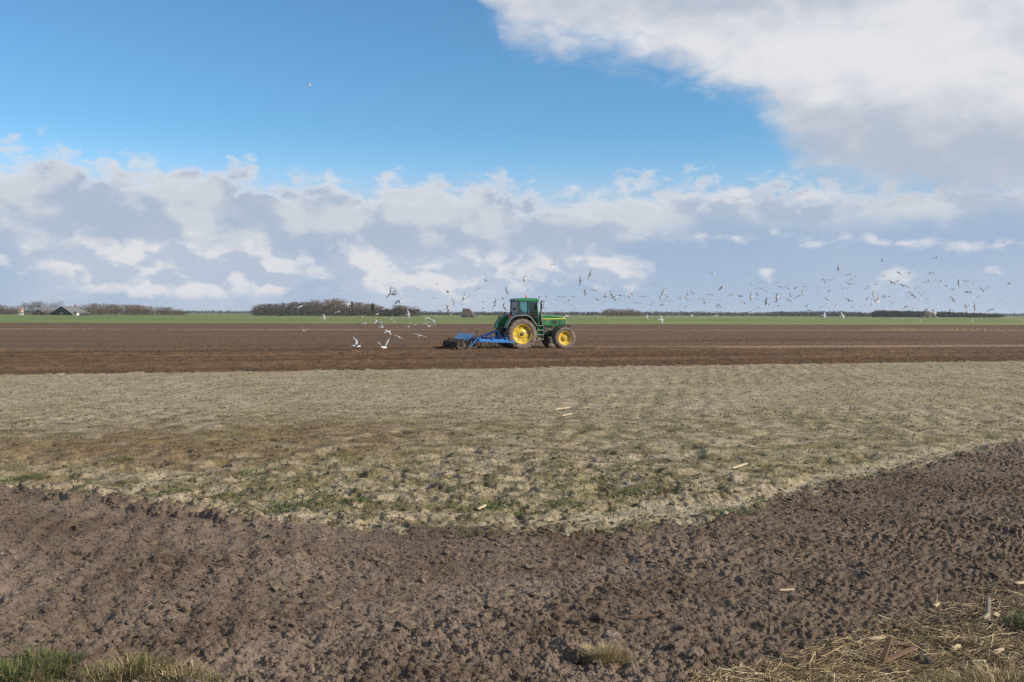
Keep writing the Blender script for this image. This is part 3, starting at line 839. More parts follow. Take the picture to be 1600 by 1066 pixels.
part(MB().tube([(1.12, -0.60, 2.86), (1.22, -0.64, 3.0), (1.22, -0.64, 3.04)], 0.012, 6).lathe([(0.035, 0), (0.04, 0.05), (0, 0.07)], (1.22, -0.64, 3.02), 8, 'z'), 'antenna', M_black, bevel=0)
# rear linkage
m = MB()
for s in (-1, 1): m.bar((-0.25, s * 0.40, 0.62), (-1.12, s * 0.46, 0.56), 0.05, 0.09).bar((-0.30, s * 0.42, 1.35), (-0.80, s * 0.44, 0.60), 0.04, 0.04)
m.bar((-0.35, 0, 1.10), (-1.15, 0, 0.98), 0.06, 0.06)
part(m, 'rear_linkage', M_iron)

# ------------------------------------------------------------------ driver, sitting in the cab
def driver():
    J = {'pelvis': (0.14, 0, 1.90), 'waist': (0.12, 0, 2.02), 'chest': (0.13, 0, 2.24), 'neck': (0.16, 0, 2.41), 'chin': (0.19, 0, 2.49), 'head': (0.19, 0, 2.575), 'crown': (0.18, 0, 2.65)}
    for s, q in ((-1, 'r'), (1, 'l')):
        J['sh' + q] = (0.13, s * 0.19, 2.36); J['el' + q] = (0.30, s * 0.27, 2.12); J['wr' + q] = (0.60, s * 0.18, 2.10); J['hd' + q] = (0.70, s * 0.17, 2.12)
        J['hp' + q] = (0.18, s * 0.10, 1.88); J['kn' + q] = (0.62, s * 0.15, 1.90); J['an' + q] = (0.74, s * 0.14, 1.52); J['ft' + q] = (0.90, s * 0.14, 1.48)
    rad = {'pelvis': .15, 'waist': .14, 'chest': .17, 'neck': .06, 'chin': .075, 'head': .098, 'crown': .07, 'sh': .075, 'el': .05, 'wr': .035, 'hd': .042, 'hp': .10, 'kn': .07, 'an': .05, 'ft': .045}
    E = [('pelvis', 'waist'), ('waist', 'chest'), ('chest', 'neck'), ('neck', 'chin'), ('chin', 'head'), ('head', 'crown')]
    for q in 'rl': E += [('chest', 'sh' + q), ('sh' + q, 'el' + q), ('el' + q, 'wr' + q), ('wr' + q, 'hd' + q), ('pelvis', 'hp' + q), ('hp' + q, 'kn' + q), ('kn' + q, 'an' + q), ('an' + q, 'ft' + q)]
    names = list(J); ix = {n: i for i, n in enumerate(names)}
    me = bpy.data.meshes.new('person'); me.from_pydata([J[n] for n in names], [(ix[a], ix[b]) for a, b in E], []); me.update()
    bm = bmesh.new(); bm.from_mesh(me); lay = bm.verts.layers.skin.verify(); bm.verts.ensure_lookup_table()
    for n in names:
        k = n if n in rad else n[:-1]
        bm.verts[ix[n]][lay].radius = (rad[k], rad[k]); bm.verts[ix[n]][lay].use_root = (n == 'pelvis')
    bm.to_mesh(me); bm.free()
    mt, n, b = new_mat('driver in navy overalls')
    z = n.sep(obj_coord(n))[2]
    skin_c = n.mix(n.step(z, 2.595, 2.61), (0.42, 0.24, 0.17, 1), (0.03, 0.03, 0.035, 1))
    n.put(b.inputs['Base Color'], n.mix(n.step(z, 2.425, 2.435), (0.02, 0.028, 0.055, 1), skin_c)); b.inputs['Roughness'].default_value = 0.8
    me.materials.append(mt)
    o = link('person', me)
    o.modifiers.new('skin', 'SKIN').use_smooth_shade = True
    sb = o.modifiers.new('sub', 'SUBSURF'); sb.levels = 1; sb.render_levels = 2
    o.location = T0; o.rotation_euler = (0, 0, YAW)
    tag(o, 'person in dark overalls sitting at the wheel inside the tractor cab', 'person')
driver()

# ------------------------------------------------------------------ blue cultivator behind the tractor
cult = empty('cultivator', tw(-1.1, 0, 0), YAW)
tag(cult, 'blue soil cultivator with dark rear roller mounted behind the green tractor', 'cultivator')
def cpart(mb, name, mat, bevel=0.006, smooth=False, parent=None):
    mb.v = [(x + 1.1, y, z) for x, y, z in mb.v]
    return mb.build(name, mat, parent or cult, bevel, smooth)
WD = 1.5
for x in (-1.05, -1.85, -2.65):
    cpart(MB().bar((x, -WD, 0.65), (x, WD, 0.65), 0.09, 0.09), 'cross_beam', M_blue)
for y in (-1.38, -0.45, 0.45, 1.38):
    cpart(MB().bar((-0.95, y, 0.55), (-2.80, y, 0.55), 0.08, 0.10), 'frame_beam', M_blue)
cpart(MB().bar((-0.62, -1.44, 0.44), (-2.70, -1.46, 0.52), 0.07, 0.13), 'side_beam', M_blue)
m = MB()
for s in (-1, 1): m.bar((-1.05, s * 0.42, 0.66), (-1.18, s * 0.10, 1.08), 0.07, 0.10).bar((-1.18, s * 0.10, 1.06), (-2.05, s * 0.30, 0.72), 0.05, 0.08).bar((-1.0, s * 0.46, 0.50), (-1.0, s * 0.46, 0.78), 0.05, 0.16)
cpart(m, 'headstock', M_blue)
cpart(MB().box((-0.80, -0.62, 0.86), (0.14, 0.05, 0.22)).box((-0.80, -0.62, 0.70), (0.05, 0.04, 0.2)), 'marker_plate', M_lamp)
cpart(MB().tube([(-2.36, 0.0, 0.70), (-2.36, 0.0, 1.00)], 0.022, 8).lathe([(0.05, 0), (0.05, 0.07), (0, 0.09)], (-2.36, 0, 0.98), 10, 'z'), 'adjuster_spindle', M_black, bevel=0)
m = MB().tube([(-1.15, 0.08, 1.05), (-0.95, 0.14, 1.20), (-0.62, 0.18, 1.12), (-0.35, 0.15, 1.25)], 0.018, 6).tube([(-1.15, -0.02, 1.05), (-0.90, 0.02, 1.16), (-0.35, 0.05, 1.20)], 0.018, 6)
cpart(m, 'hydraulic_hose', M_black, bevel=0)
for r_, x in enumerate((-1.05, -1.85, -2.65)):
    for k in range(5 if r_ != 1 else 4):
        y = (-1.2 + 0.6 * k + (0.2 * r_ if r_ != 1 else 0.3))
        if abs(y) > 1.45: continue
        t = MB().tube([(x, y, 0.66), (x - 0.16, y, 0.62), (x - 0.26, y, 0.44), (x - 0.20, y, 0.22), (x - 0.02, y, 0.02)], [0.035, 0.04, 0.038, 0.035, 0.03], 6)
        t.box((x, y, 0.0), (0.22, 0.09, 0.03), Matrix.Rotation(R(25), 3, 'Y'))
        cpart(t, 'tine', M_soilsteel, bevel=0)
for k in range(6):
    y = -1.25 + 0.5 * k
    d = MB().lathe([(0.0, 0.05), (0.10, 0.045), (0.20, 0.02), (0.235, 0.0), (0.20, 0.012), (0.10, 0.035), (0.0, 0.04)], (-3.02, y, 0.22), 20)
    cpart(d, 'levelling_disc', M_soilsteel, bevel=0, smooth=True)
    cpart(MB().bar((-2.68, y + 0.03, 0.66), (-3.02, y + 0.03, 0.24), 0.05, 0.05), 'disc_arm', M_blue)
for y in (-1.25, -0.62, 0.0, 0.62, 1.25):
    cpart(MB().bar((-3.02, y, 0.90), (-3.34, y, 0.56), 0.05, 0.08), 'roller_arm', M_blue)
    cpart(MB().bar((-2.66, y, 0.68), (-3.05, y, 0.86), 0.035, 0.04), 'arm_link', M_iron)
    cpart(MB().bar((-3.30, y, 0.60), (-3.66, y, 0.42), 0.04, 0.05), 'roller_strut', M_soilsteel)
cpart(MB().bar((-3.62, -1.5, 0.57), (-3.62, 1.5, 0.57), 0.06, 0.06), 'roller_beam', M_soilsteel)
sp = cpart(MB().bar((-2.78, -1.54, 0.70), (-3.28, -1.56, 0.16), 0.05, 0.20, (0, 1, 0)), 'side_arm', M_blue)
cpart(MB().bar((-3.18, -1.575, 0.27), (-3.42, -1.60, 0.02), 0.02, 0.24, (0, 1, 0)), 'side_blade', M_steel)
rl = empty('packer_roller', (-3.72 + 1.1, 0, 0.27), 0, cult)
RB = 0.29
MB().tube([(0, -1.5, 0), (0, 1.5, 0)], 0.07, 10).build('axle', M_soilsteel, rl)
for k in range(21):
    y = -1.5 + 0.15 * k
    MB().lathe([(0.06, -0.012), (RB - 0.05, -0.012), (RB, -0.035), (RB, 0.035), (RB - 0.05, 0.012), (0.06, 0.012)], (0, y, 0), 18, 'y', True).build('ring', M_soilsteel, rl)
MB().bar((0, -1.55, 0.0), (0.10, -1.55, 0.36), 0.04, 0.10).build('bearing_plate', M_soilsteel, rl)
MB().bar((0, 1.55, 0.0), (0.10, 1.55, 0.36), 0.04, 0.10).build('bearing_plate', M_soilsteel, rl)
# ------------------------------------------------------------------ far things: trees, hedges, barns, houses, posts
M_bark = plain('bark', (0.085, 0.072, 0.060), 0.9, var=0.3, scale=2)
M_twig = leaf_mat('bare grey-brown twigs', (0.075, 0.066, 0.052), (0.120, 0.105, 0.080), 0.0, 0.6)
M_twig_warm = leaf_mat('bare reddish scrub twigs', (0.105, 0.078, 0.050), (0.165, 0.120, 0.075), 0.0, 0.5)
M_conifer = leaf_mat('dark evergreen needles', (0.018, 0.030, 0.016), (0.040, 0.058, 0.030), 0.1, 0.7)
M_hedge = leaf_mat('dark hedge', (0.030, 0.038, 0.022), (0.060, 0.062, 0.036), 0.1, 0.5)
M_faraway = leaf_mat('far wood', (0.050, 0.055, 0.050), (0.085, 0.085, 0.072), 0.0, 0.05)

def slivers(n, rnd, pos_fn, L, W, droop=0.0):
    """thin twig-like triangles; pos_fn gives base and direction"""
    V = np.zeros((n * 3, 3)); 
    for i in range(n):
        p, d = pos_fn(rnd)
        d = np.array(d); d = d / (np.linalg.norm(d) + 1e-9)
        s = np.cross(d, rnd.normal(size=3)); s /= (np.linalg.norm(s) + 1e-9)
        l = L * rnd.uniform(0.6, 1.4); ww = W * rnd.uniform(0.6, 1.4)
        V[3 * i] = p - s * ww; V[3 * i + 1] = p + s * ww; V[3 * i + 2] = np.array(p) + d * l
    return V, np.arange(n * 3).reshape(-1, 3)

def tree_proto(seed, H, spread, n, mat, dense=0.0, trunk_frac=0.25, shape='round', L=1.3, W=0.055):
    """trunk with limbs, and a crown of fine branches spread through the crown's volume"""
    rnd = np.random.default_rng(seed)
    t = MB()
    lean = rnd.normal(0, 0.02, 2)
    t.tube([(0, 0, -0.3), (lean[0] * H * .3, lean[1] * H * .3, H * .3), (lean[0] * H * .6, lean[1] * H * .6, H * .62), (lean[0] * H, lean[1] * H, H * .9)], [0.022 * H, 0.017 * H, 0.010 * H, 0.003 * H], 6)
    ends = []
    for k in range(11):
        z0 = H * rnd.uniform(trunk_frac, 0.7); a = rnd.uniform(0, 6.283); rr = spread * rnd.uniform(0.5, 1.0)
        e = (rr * math.cos(a), rr * math.sin(a), min(H * 0.96, z0 + H * rnd.uniform(0.18, 0.4)))
        t.tube([(lean[0] * z0, lean[1] * z0, z0), (e[0] * .55, e[1] * .55, z0 + (e[2] - z0) * .45), e], [0.008 * H, 0.005 * H, 0.002 * H], 4, cap=False)
        ends.append(e)
    lumps = [np.array(e) for e in ends] + [np.array((0, 0, H * 0.85)), np.array((0, 0, H * 0.6))]
    def pos(r):
        if r.uniform() < 0.34:
            a = r.uniform(0, 6.283); rr = spread * math.sqrt(r.uniform()) * 0.9
            return np.array((rr * math.cos(a), rr * math.sin(a), H * r.uniform(trunk_frac * 0.3, 0.6))), np.array((math.cos(a) * .5, math.sin(a) * .5, 1.0)) + r.normal(size=3) * 0.3
        c = lumps[r.integers(len(lumps))]
        q = c + r.normal(size=3) * np.array((spread * .30, spread * .30, H * .10))
        q[2] = min(max(q[2], H * trunk_frac * 0.7), H * 1.02)
        d = np.array((q[0] * .6, q[1] * .6, H * 0.35)) / H + r.normal(size=3) * 0.35
        return q, d
    def pos_cone(r):
        z = H * (0.06 + 0.94 * r.uniform() ** 1.3); rad = spread * (1.02 - z / H) * math.sqrt(r.uniform()); a = r.uniform(0, 6.283)
        return np.array((rad * math.cos(a), rad * math.sin(a), z)), np.array((math.cos(a), math.sin(a), -0.15)) + r.normal(size=3) * .25
    V, F = slivers(n, rnd, pos_cone if shape == 'cone' else pos, L, W)
    tr = bpy.data.meshes.new('trunk'); tr.from_pydata(t.v, [], t.f); tr.update(); tr.materials.append(M_bark)
    return tr, np_mesh('crown', V, F, mat, None, False)

P_tall = [tree_proto(s, 12.0, 3.0, 1900, M_twig, trunk_frac=0.12, W=0.075) for s in (1, 2, 3, 4)]
P_wood = [tree_proto(s, 12.0, 4.2, 1500, M_twig_warm, trunk_frac=0.12, W=0.085) for s in (11, 12, 13)]
P_bush = [tree_proto(s, 5.0, 3.2, 1300, M_twig_warm, trunk_frac=0.04, L=0.9, W=0.055) for s in (21, 22, 23)]
P_open = [tree_proto(s, 9.0, 3.4, 620, M_twig, trunk_frac=0.3, W=0.05) for s in (31, 32, 33)]
P_con = [tree_proto(41, 12.0, 2.4, 2600, M_conifer, trunk_frac=0.05, shape='cone', L=0.8, W=0.16)]
P_ever = [tree_proto(s, 6.0, 3.0, 2600, M_hedge, trunk_frac=0.05, L=0.8, W=0.14) for s in (51, 52)]
def place_tree(name, proto, u, vtop, dist, width_px, label, group=None, base_z=0.0, cat='tree', H0=12.0, W0=6.0):
    p = at_dist(u, 491, dist)
    top = at_dist(u, vtop, dist)
    h = top.z - base_z
    root = empty(name, (p.x, p.y, base_z), random.uniform(0, 6.28))
    wdt = width_px / FPX * dist
    root.scale = (wdt / W0, wdt / W0, h / H0)
    tr = link('trunk', proto[0], root); cr = link('crown', proto[1], root)
    tag(root, label, cat, group)
    return root

# the wood left of the tractor
WD_D = 760.0
G_wood = 'bare trees of the wood left of the tractor'
xs = [402, 411, 420, 428, 437, 446, 455, 463, 471, 480]
for i, u in enumerate(xs):
    place_tree('bare_tree', P_tall[i % 4], u, 478.0 - i * 0.55 + random.uniform(-1, 1), WD_D + random.uniform(-10, 30), 13, 'slender bare grey tree in the thin left end of the wood', G_wood)
k = 0
u = 484.0
while u < 588:
    top = 474.0 + 2.5 * math.sin(u * 0.13) + random.uniform(-5.0, 3.0) - (1.5 if u < 530 else 0) + (4 if u > 566 else 0)
    place_tree('bare_tree', P_wood[k % 3], u, top, WD_D + random.uniform(-15, 60), 21, 'brown leafless tree in the dense middle of the wood', G_wood, W0=8.4)
    k += 1; u += 6.5
for i, u in enumerate((583, 586)):
    place_tree('bare_tree', P_wood[(i + 1) % 3], u + 6, 479 + i, WD_D + 40, 16, 'low leafless tree beside the dark barn in the wood', 'low trees beside the barn in the wood', W0=8.4)
place_tree('conifer', P_con[0], 582, 474, WD_D - 12, 9, 'dark spire-shaped conifer standing left of the barn in the wood', W0=4.8)
place_tree('conifer', P_con[0], 550, 471.5, WD_D + 20, 8, 'dark conifer tip rising from the middle of the brown wood', W0=4.8)
for i, (u, t, wp) in enumerate(((622, 479, 18), (630, 478.5, 22), (640, 480, 22), (648, 484, 16))):
    place_tree('scrub_tree', P_bush[i % 3], u, t, WD_D - 10 + 5 * i, wp, 'rounded brown scrub tree at the right end of the wood', 'scrub at the right end of the wood', H0=5, W0=6.4)
place_tree('evergreen_shrub', P_ever[0], 619, 482.5, WD_D - 20, 11, 'dark green shrub just right of the barn in the wood', H0=6, W0=6)
place_tree('evergreen_shrub', P_ever[1], 438, 484.5, WD_D - 15, 10, 'dark green shrub under the slender bare trees', H0=6, W0=6)
M_under = leaf_mat('dark undergrowth', (0.040, 0.038, 0.028), (0.075, 0.066, 0.048), 0.0, 0.3)
def thicket(name, u0, u1, vtop_fn, dist, depth, n, mat, label, cat, L=1.2, W=0.16, kind='stuff', base=0.0):
    """a long mass of twigs: nobody could count its bushes"""
    rnd = np.random.default_rng(int(u0 * 7 + u1))
    a, b = at_dist(u0, 491, dist), at_dist(u1, 491, dist)
    hpx = dist / FPX
    def pos(r):
        q = r.uniform(); uu = u0 + (u1 - u0) * q
        hor = 490.8 + (uu - 800) * 0.0035
        hm = max(0.3, (hor - vtop_fn(uu)) * hpx + CAM_H)
        z = base + hm * (r.uniform() ** 0.8)
        return np.array((a.x + (b.x - a.x) * q, a.y + (b.y - a.y) * q + r.uniform(-depth, depth), z)), np.array((0, 0, 1.0)) + r.normal(size=3) * 0.8
    V, F = slivers(n, rnd, pos, L, W)
    o = link(name, np_mesh(name, V, F, mat, None, False))
    tag(o, label, cat, kind=kind)
    return o
thicket('undergrowth', 395, 655, lambda u: 485.5 - 2.0 * abs(math.sin(u * 0.2)), WD_D - 25, 8, 11000, M_under, 'dark undergrowth along the foot of the wood', 'undergrowth')

# far tree lines along the horizon
def vary(b, amp, seed):
    def f(u):
        return b + 0.0035 * (u - 800) - amp * (0.5 + 0.5 * math.sin(u * 0.045 + seed) * math.sin(u * 0.013 + 2 * seed)) - amp * 0.4 * math.sin(u * 0.21 + seed)
    return f
thicket('far_treeline', -200, 1800, vary(489.7, 1.0, 1.0), 2600, 60, 20000, M_faraway, 'thin dark tree line on the horizon', 'tree line', 5.0, 1.6)
thicket('far_treeline', 880, 1250, vary(490.0, 2.0, 2.0), 1500, 30, 5000, M_faraway, 'low bare tree line on the horizon right of the tractor', 'tree line', 3.0, 0.7)
thicket('far_treeline', 1205, 1372, vary(488.6, 2.0, 3.1), 1400, 30, 4500, M_faraway, 'bushy tree line on the horizon under the right-hand gulls', 'tree line', 3.0, 0.7)
thicket('far_hedge', 1369, 1442, lambda u: 487.3 + 0.8 * math.sin(u * 0.3) + 0.02 * (u - 1369), 1100, 15, 9000, M_hedge, 'dense dark hedge left of the brown sheep barn', 'hedge', 2.0, 0.5)
thicket('far_hedge', 1462, 1560, lambda u: 488.4 + 0.045 * (u - 1462) + 0.8 * math.sin(u * 0.25), 1100, 15, 5000, M_hedge, 'dark hedge tapering away right of the brown sheep barn', 'hedge', 2.0, 0.5)
thicket('far_hedge', 648, 800, lambda u: 490.0 + 0.5 * math.sin(u * 0.2), 1500, 15, 5000, M_faraway, 'thin hedge on the horizon behind the thatched sheep barn', 'hedge', 2.0, 0.6)
# small wood right of the tractor
for i, (u, t, wp) in enumerate(((947, 485, 12), (953, 483.5, 14), (960, 484, 13), (969, 486, 12), (976, 484.5, 14), (984, 484, 15), (992, 485.5, 14), (999, 488, 10))):
    place_tree('scrub_tree', P_bush[i % 3], u, t, 900 + 6 * i, wp, 'bare scrub tree in the small clump right of the tractor', 'small clump of trees right of the tractor', H0=5, W0=6.4)
for i, u in enumerate((1020, 1030, 1065, 1086, 1098, 1122)):
    place_tree('bare_tree', P_open[i % 3], u, 486 + 0.7 * (i % 2), 1400, 12, 'lone bare tree sticking up from the low right-hand tree line', 'bare trees above the low tree line', H0=9, W0=6.8)

# the farm on the far left
FD = 800.0
for i, (u, t, wp) in enumerate(((38, 474.5, 12), (45, 472.5, 13), (52, 474, 12), (60, 471.5, 13), (67, 473.5, 12), (78, 475.5, 12), (88, 471.5, 13))):
    place_tree('bare_tree', P_open[i % 3], u, t, FD + 10 * (i % 3), wp + 4, 'open-crowned bare tree behind the farm roofs', 'bare trees behind the farm', H0=9, W0=6.8)
for i, (u, t, wp) in enumerate(((-8, 479, 20), (6, 478, 20), (20, 479.5, 18))):
    place_tree('scrub_tree', P_bush[i % 3], u, t, FD - 20, wp, 'rounded brown scrub tree left of the white farmhouse', 'scrub left of the farm', H0=5, W0=6.4)
for i, (u, t, wp) in enumerate(((138, 477.5, 18), (150, 475.5, 24), (160, 477, 20), (174, 478, 20), (184, 477, 20), (196, 477.5, 22), (208, 478, 22), (220, 478, 22), (232, 479.5, 22), (252, 481, 16), (262, 481, 18), (274, 484, 16), (286, 487, 14))):
    place_tree('scrub_tree', P_bush[i % 3], u, t, FD - 30 + 8 * (i % 4), wp, 'bare brown scrub tree in the row right of the farm barn', 'scrub row right of the farm', H0=5, W0=6.4)
thicket('undergrowth', -40, 292, lambda u: 487.0, FD - 40, 6, 5000, M_under, 'dark undergrowth and garden hedges along the farm', 'undergrowth', 1.0, 0.14)

M_tile = plain('weathered grey roof sheets', (0.115, 0.12, 0.12), 0.7, var=0.2, scale=0.8)
M_tarred = plain('black tarred boards', (0.020, 0.021, 0.026), 0.8, var=0.3, scale=1)
M_white = plain('white render', (0.60, 0.60, 0.58), 0.8, var=0.1, scale=1)
M_thatch = plain('weathered thatch', (0.072, 0.058, 0.046), 0.95, var=0.35, scale=1.5)
M_thatch_dark = plain('dark old thatch', (0.062, 0.046, 0.036), 0.95, var=0.35, scale=1.5)
M_brick = plain('dark brick', (0.085, 0.070, 0.062), 0.9, var=0.25, scale=2)
M_redtile = plain('faded red tiles', (0.36, 0.16, 0.12), 0.8, var=0.2, scale=1)
M_winglass = plain('dark window glass', (0.03, 0.035, 0.04), 0.2, var=0.1)
M_wood = plain('grey weathered wood', (0.24, 0.22, 0.19), 0.85, var=0.3, scale=5)

def gable_house(name, u, dist, wpx, eave, ridge, length, yaw, wall, roofm, label, cat='barn', base=0.0, door=True, windows=2, overhang=0.35):
    """gable end towards the camera; wpx is its width on the photograph"""
    W = wpx / FPX * dist
    p = at_dist(u, 491, dist)
    root = empty(name, (p.x, p.y, base), yaw)
    tag(root, label, cat)
    h = W / 2
    prof = [(-h, -0.3), (h, -0.3), (h, eave), (0, ridge), (-h, eave)]
    MB().prism(prof, 0, length).build('wall', wall, root)
    for s in (-1, 1):
        sl = Vector((-s * h, ridge - eave)); n_ = Vector((sl.y * s, h)).normalized()
        ex = overhang
        a = Vector((s * h, eave)) - sl.normalized() * ex; b = Vector((0, ridge))
        q = [(a.x, a.y + 0.02), (b.x, b.y + 0.02), (b.x, b.y + 0.22), (a.x, a.y + 0.22)]
        MB().prism(q, -overhang, length + overhang).build('roof', roofm, root)
    if door:
        d = MB().box((0, -0.04, min(1.5, eave * .9)), (min(3.0, W * .3), 0.08, min(3.0, eave * 1.7))).build('door', M_tarred if wall is not M_tarred else M_wood, root)
    for k in range(windows):
        x = (-0.6 + 1.2 * k / max(1, windows - 1)) * h if windows > 1 else 0.5 * h
        wdw = MB().box((x, -0.05, eave * 0.6), (0.9, 0.08, 0.9)).build('window', M_white, root)
        MB().box((x, -0.10, eave * 0.6), (0.7, 0.04, 0.7)).build('pane', M_winglass, wdw)
    return root
gable_house('barn', 96, FD - 50, 39, 1.3, 6.6, 20, R(-16), M_tarred, M_tile, 'black wide-gabled barn with grey roof on the far left farm', windows=0)
gable_house('barn', 60, FD - 20, 24, 1.1, 4.2, 14, R(-14), M_tarred, M_brick, 'low black shed with brown roof left of the big farm barn', windows=0)
h_ = gable_house('house', 31, FD - 10, 4.5, 3.6, 5.2, 5, R(5), M_white, M_redtile, 'small white gabled house at the left end of the farm', 'house', windows=1, door=False)
gable_house('house', 117.5, FD + 25, 10, 5.2, 8.6, 9, R(20), M_brick, M_redtile, 'brown pyramid roof rising behind the big farm barn', 'house', windows=2)
gable_house('shed', 117, FD - 60, 6, 1.8, 2.6, 4, R(0), M_white, M_tile, 'small pale shed in front of the farm barn', 'shed', windows=2)
gable_house('shed', 175, FD - 30, 1.0, 2.6, 3.0, 1.5, R(0), M_white, M_tile, 'narrow white gable among the scrub right of the farm', 'shed', windows=0, door=False)
gable_house('shed', 186, FD - 30, 1.4, 1.9, 2.5, 1.5, R(0), M_white, M_tile, 'tiny white hut among the scrub right of the farm', 'shed', windows=0, door=False)
gable_house('barn', 601, WD_D - 18, 17, 4.6, 4.9, 10, R(0), M_tarred, M_tile, 'dark flat-topped barn half hidden in the wood', windows=2)
gable_house('house', 870, 1000, 22, 2.0, 4.0, 8, R(0), M_brick, M_redtile, 'low house with faded red roof behind the tractor bonnet', 'house', windows=3)
gable_house('trailer', 886.5, 800, 6, 1.9, 2.1, 2.5, R(0), M_white, M_tile, 'small white box trailer on the meadow ahead of the bonnet', 'trailer', windows=1, door=False)
gable_house('barn', 1287, 1200, 11, 2.2, 6.0, 12, R(-15), M_tarred, M_tarred, 'small dark barn on the horizon among the right-hand gulls', windows=0)

def sheep_barn(u, dist, wpx, hpx, label, flip, steep):
    W = wpx / FPX * dist; H = hpx / FPX * dist
    p = at_dist(u, 491, dist)
    root = empty('sheep_barn', (p.x, p.y, 0), R(-12 if not flip else 8))
    tag(root, label, 'barn')
    if not flip:       # upright gable wall on the left, long thatch slope down to the right, hipped end
        wallp = [(-W / 2, -0.3), (W / 2, -0.3), (W / 2 - 0.3, H * 0.22), (W * 0.12, H * 0.90), (-W * 0.30, H * 0.97), (-W / 2, H * 0.93)]
        MB().prism([(-W / 2, -0.3), (W / 2 - .2, -0.3), (W / 2 - .2, H * 0.20), (-W / 2, H * 0.20)], 0, 7).build('wall', M_brick, root)
        MB().add([(-W / 2, -0.2, H * .2), (W / 2, -0.3, H * .14), (-W * .02, 2.6, H * .95), (-W / 2, 2.6, H * .98), (-W / 2, 7.3, H * .18), (W / 2, 7.3, H * .14), (-W * .02, 4.6, H * .95), (-W / 2, 4.6, H * .96)],
                 [(0, 1, 2, 3), (1, 5, 6, 2), (5, 4, 7, 6), (3, 2, 6, 7), (4, 0, 3, 7), (0, 4, 5, 1)]).build('roof', M_thatch, root)
        MB().add([(-W / 2 - .06, 0.0, -.3), (-W / 2 - .06, 7.0, -.3), (-W / 2 - .06, 7.0, H * .2), (-W / 2 - .06, 4.6, H * .97), (-W / 2 - .06, 2.6, H * .97), (-W / 2 - .06, 0, H * .2),
                  (-W / 2 + .1, 0.0, -.3), (-W / 2 + .1, 7.0, -.3), (-W / 2 + .1, 7.0, H * .2), (-W / 2 + .1, 4.6, H * .97), (-W / 2 + .1, 2.6, H * .97), (-W / 2 + .1, 0, H * .2)],
                 [(0, 1, 2, 3, 4, 5), (11, 10, 9, 8, 7, 6)] + [(i, (i + 1) % 6, (i + 1) % 6 + 6, i + 6) for i in range(6)]).build('gable_wall', M_tarred, root)
    else:
        MB().box((0, 3.5, H * .12), (W * .92, 6.4, H * .3)).build('wall', M_brick, root)
        n = 14; v = []; 
        for j, (k_, zz) in enumerate(((1.0, .2), (.86, .55), (.6, .84), (.28, .98), (0.02, 1.02))):
            for i in range(n):
                a = 2 * math.pi * i / n
                v.append((W / 2 * k_ * math.cos(a), 3.5 + 3.9 * k_ * math.sin(a), H * zz))
        f = [(j * n + i, j * n + (i + 1) % n, (j + 1) * n + (i + 1) % n, (j + 1) * n + i) for j in range(4) for i in range(n)]
        MB().add(v, f).build('roof', M_thatch_dark, root)
    MB().box((0.1 * W, -0.12, 0.7), (1.1, 0.1, 1.5)).build('door', M_wood, root)
sheep_barn(731, 600, 20, 14.2, 'thatched sheep barn with upright left gable and long sloping right side on the meadow', False, 1)
sheep_barn(1451, 900, 22, 10.5, 'rounded brown thatched sheep barn on the right-hand horizon', True, 1)

# white marker posts on the meadow
for i, (u, v, lab) in enumerate(((1438, 503, 'short white post left of the brown sheep barn'), (1467, 498.5, 'short white post below the brown sheep barn'), (1519.5, 504, 'short white post right of the brown sheep barn'), (1410, 500, 'short white post below the dark right-hand hedge'))):
    g = ground(u, v)
    r_ = empty('marker_post', (g.x, g.y, 0)); tag(r_, lab, 'post', 'white posts on the meadow')
    MB().box((0, 0, 0.45), (0.16, 0.16, 1.0)).build('shaft', M_white, r_, 0.01)
    MB().box((0, 0, 0.98), (0.20, 0.20, 0.08)).build('cap', M_wood, r_, 0.01)
# ------------------------------------------------------------------ gulls
def tint_mat(name, rough=0.7, trans=0.0, spec=0.2):
    m, n, b = new_mat(name)
    a = n.t.nodes.new('ShaderNodeAttribute'); a.attribute_name = 'tint'
    g = n.noise(obj_coord(n), 30.0, 3, 0.6)
    cc = n.vmath('SCALE', a.outputs['Color'], scale=n.step(g, 0.25, 0.75, 0.9, 1.1))
    n.put(b.inputs['Base Color'], cc); b.inputs['Roughness'].default_value = rough; b.inputs['Specular IOR Level'].default_value = spec
    if trans:
        tr = n.t.nodes.new('ShaderNodeBsdfTranslucent'); n.put(tr.inputs['Color'], cc)
        mx = n.t.nodes.new('ShaderNodeMixShader'); mx.inputs[0].default_value = trans
        n.t.links.new(b.outputs[0], mx.inputs[1]); n.t.links.new(tr.outputs[0], mx.inputs[2])
        o = [q for q in n.t.nodes if q.type == 'OUTPUT_MATERIAL'][0]
        n.t.links.new(mx.outputs[0], o.inputs['Surface'])
    return m
M_gull = tint_mat('gull plumage', 0.75, 0.45)
WHITE, GREY, BLACK, BILL = (0.85, 0.85, 0.84), (0.50, 0.52, 0.55), (0.03, 0.03, 0.032), (0.55, 0.25, 0.03)

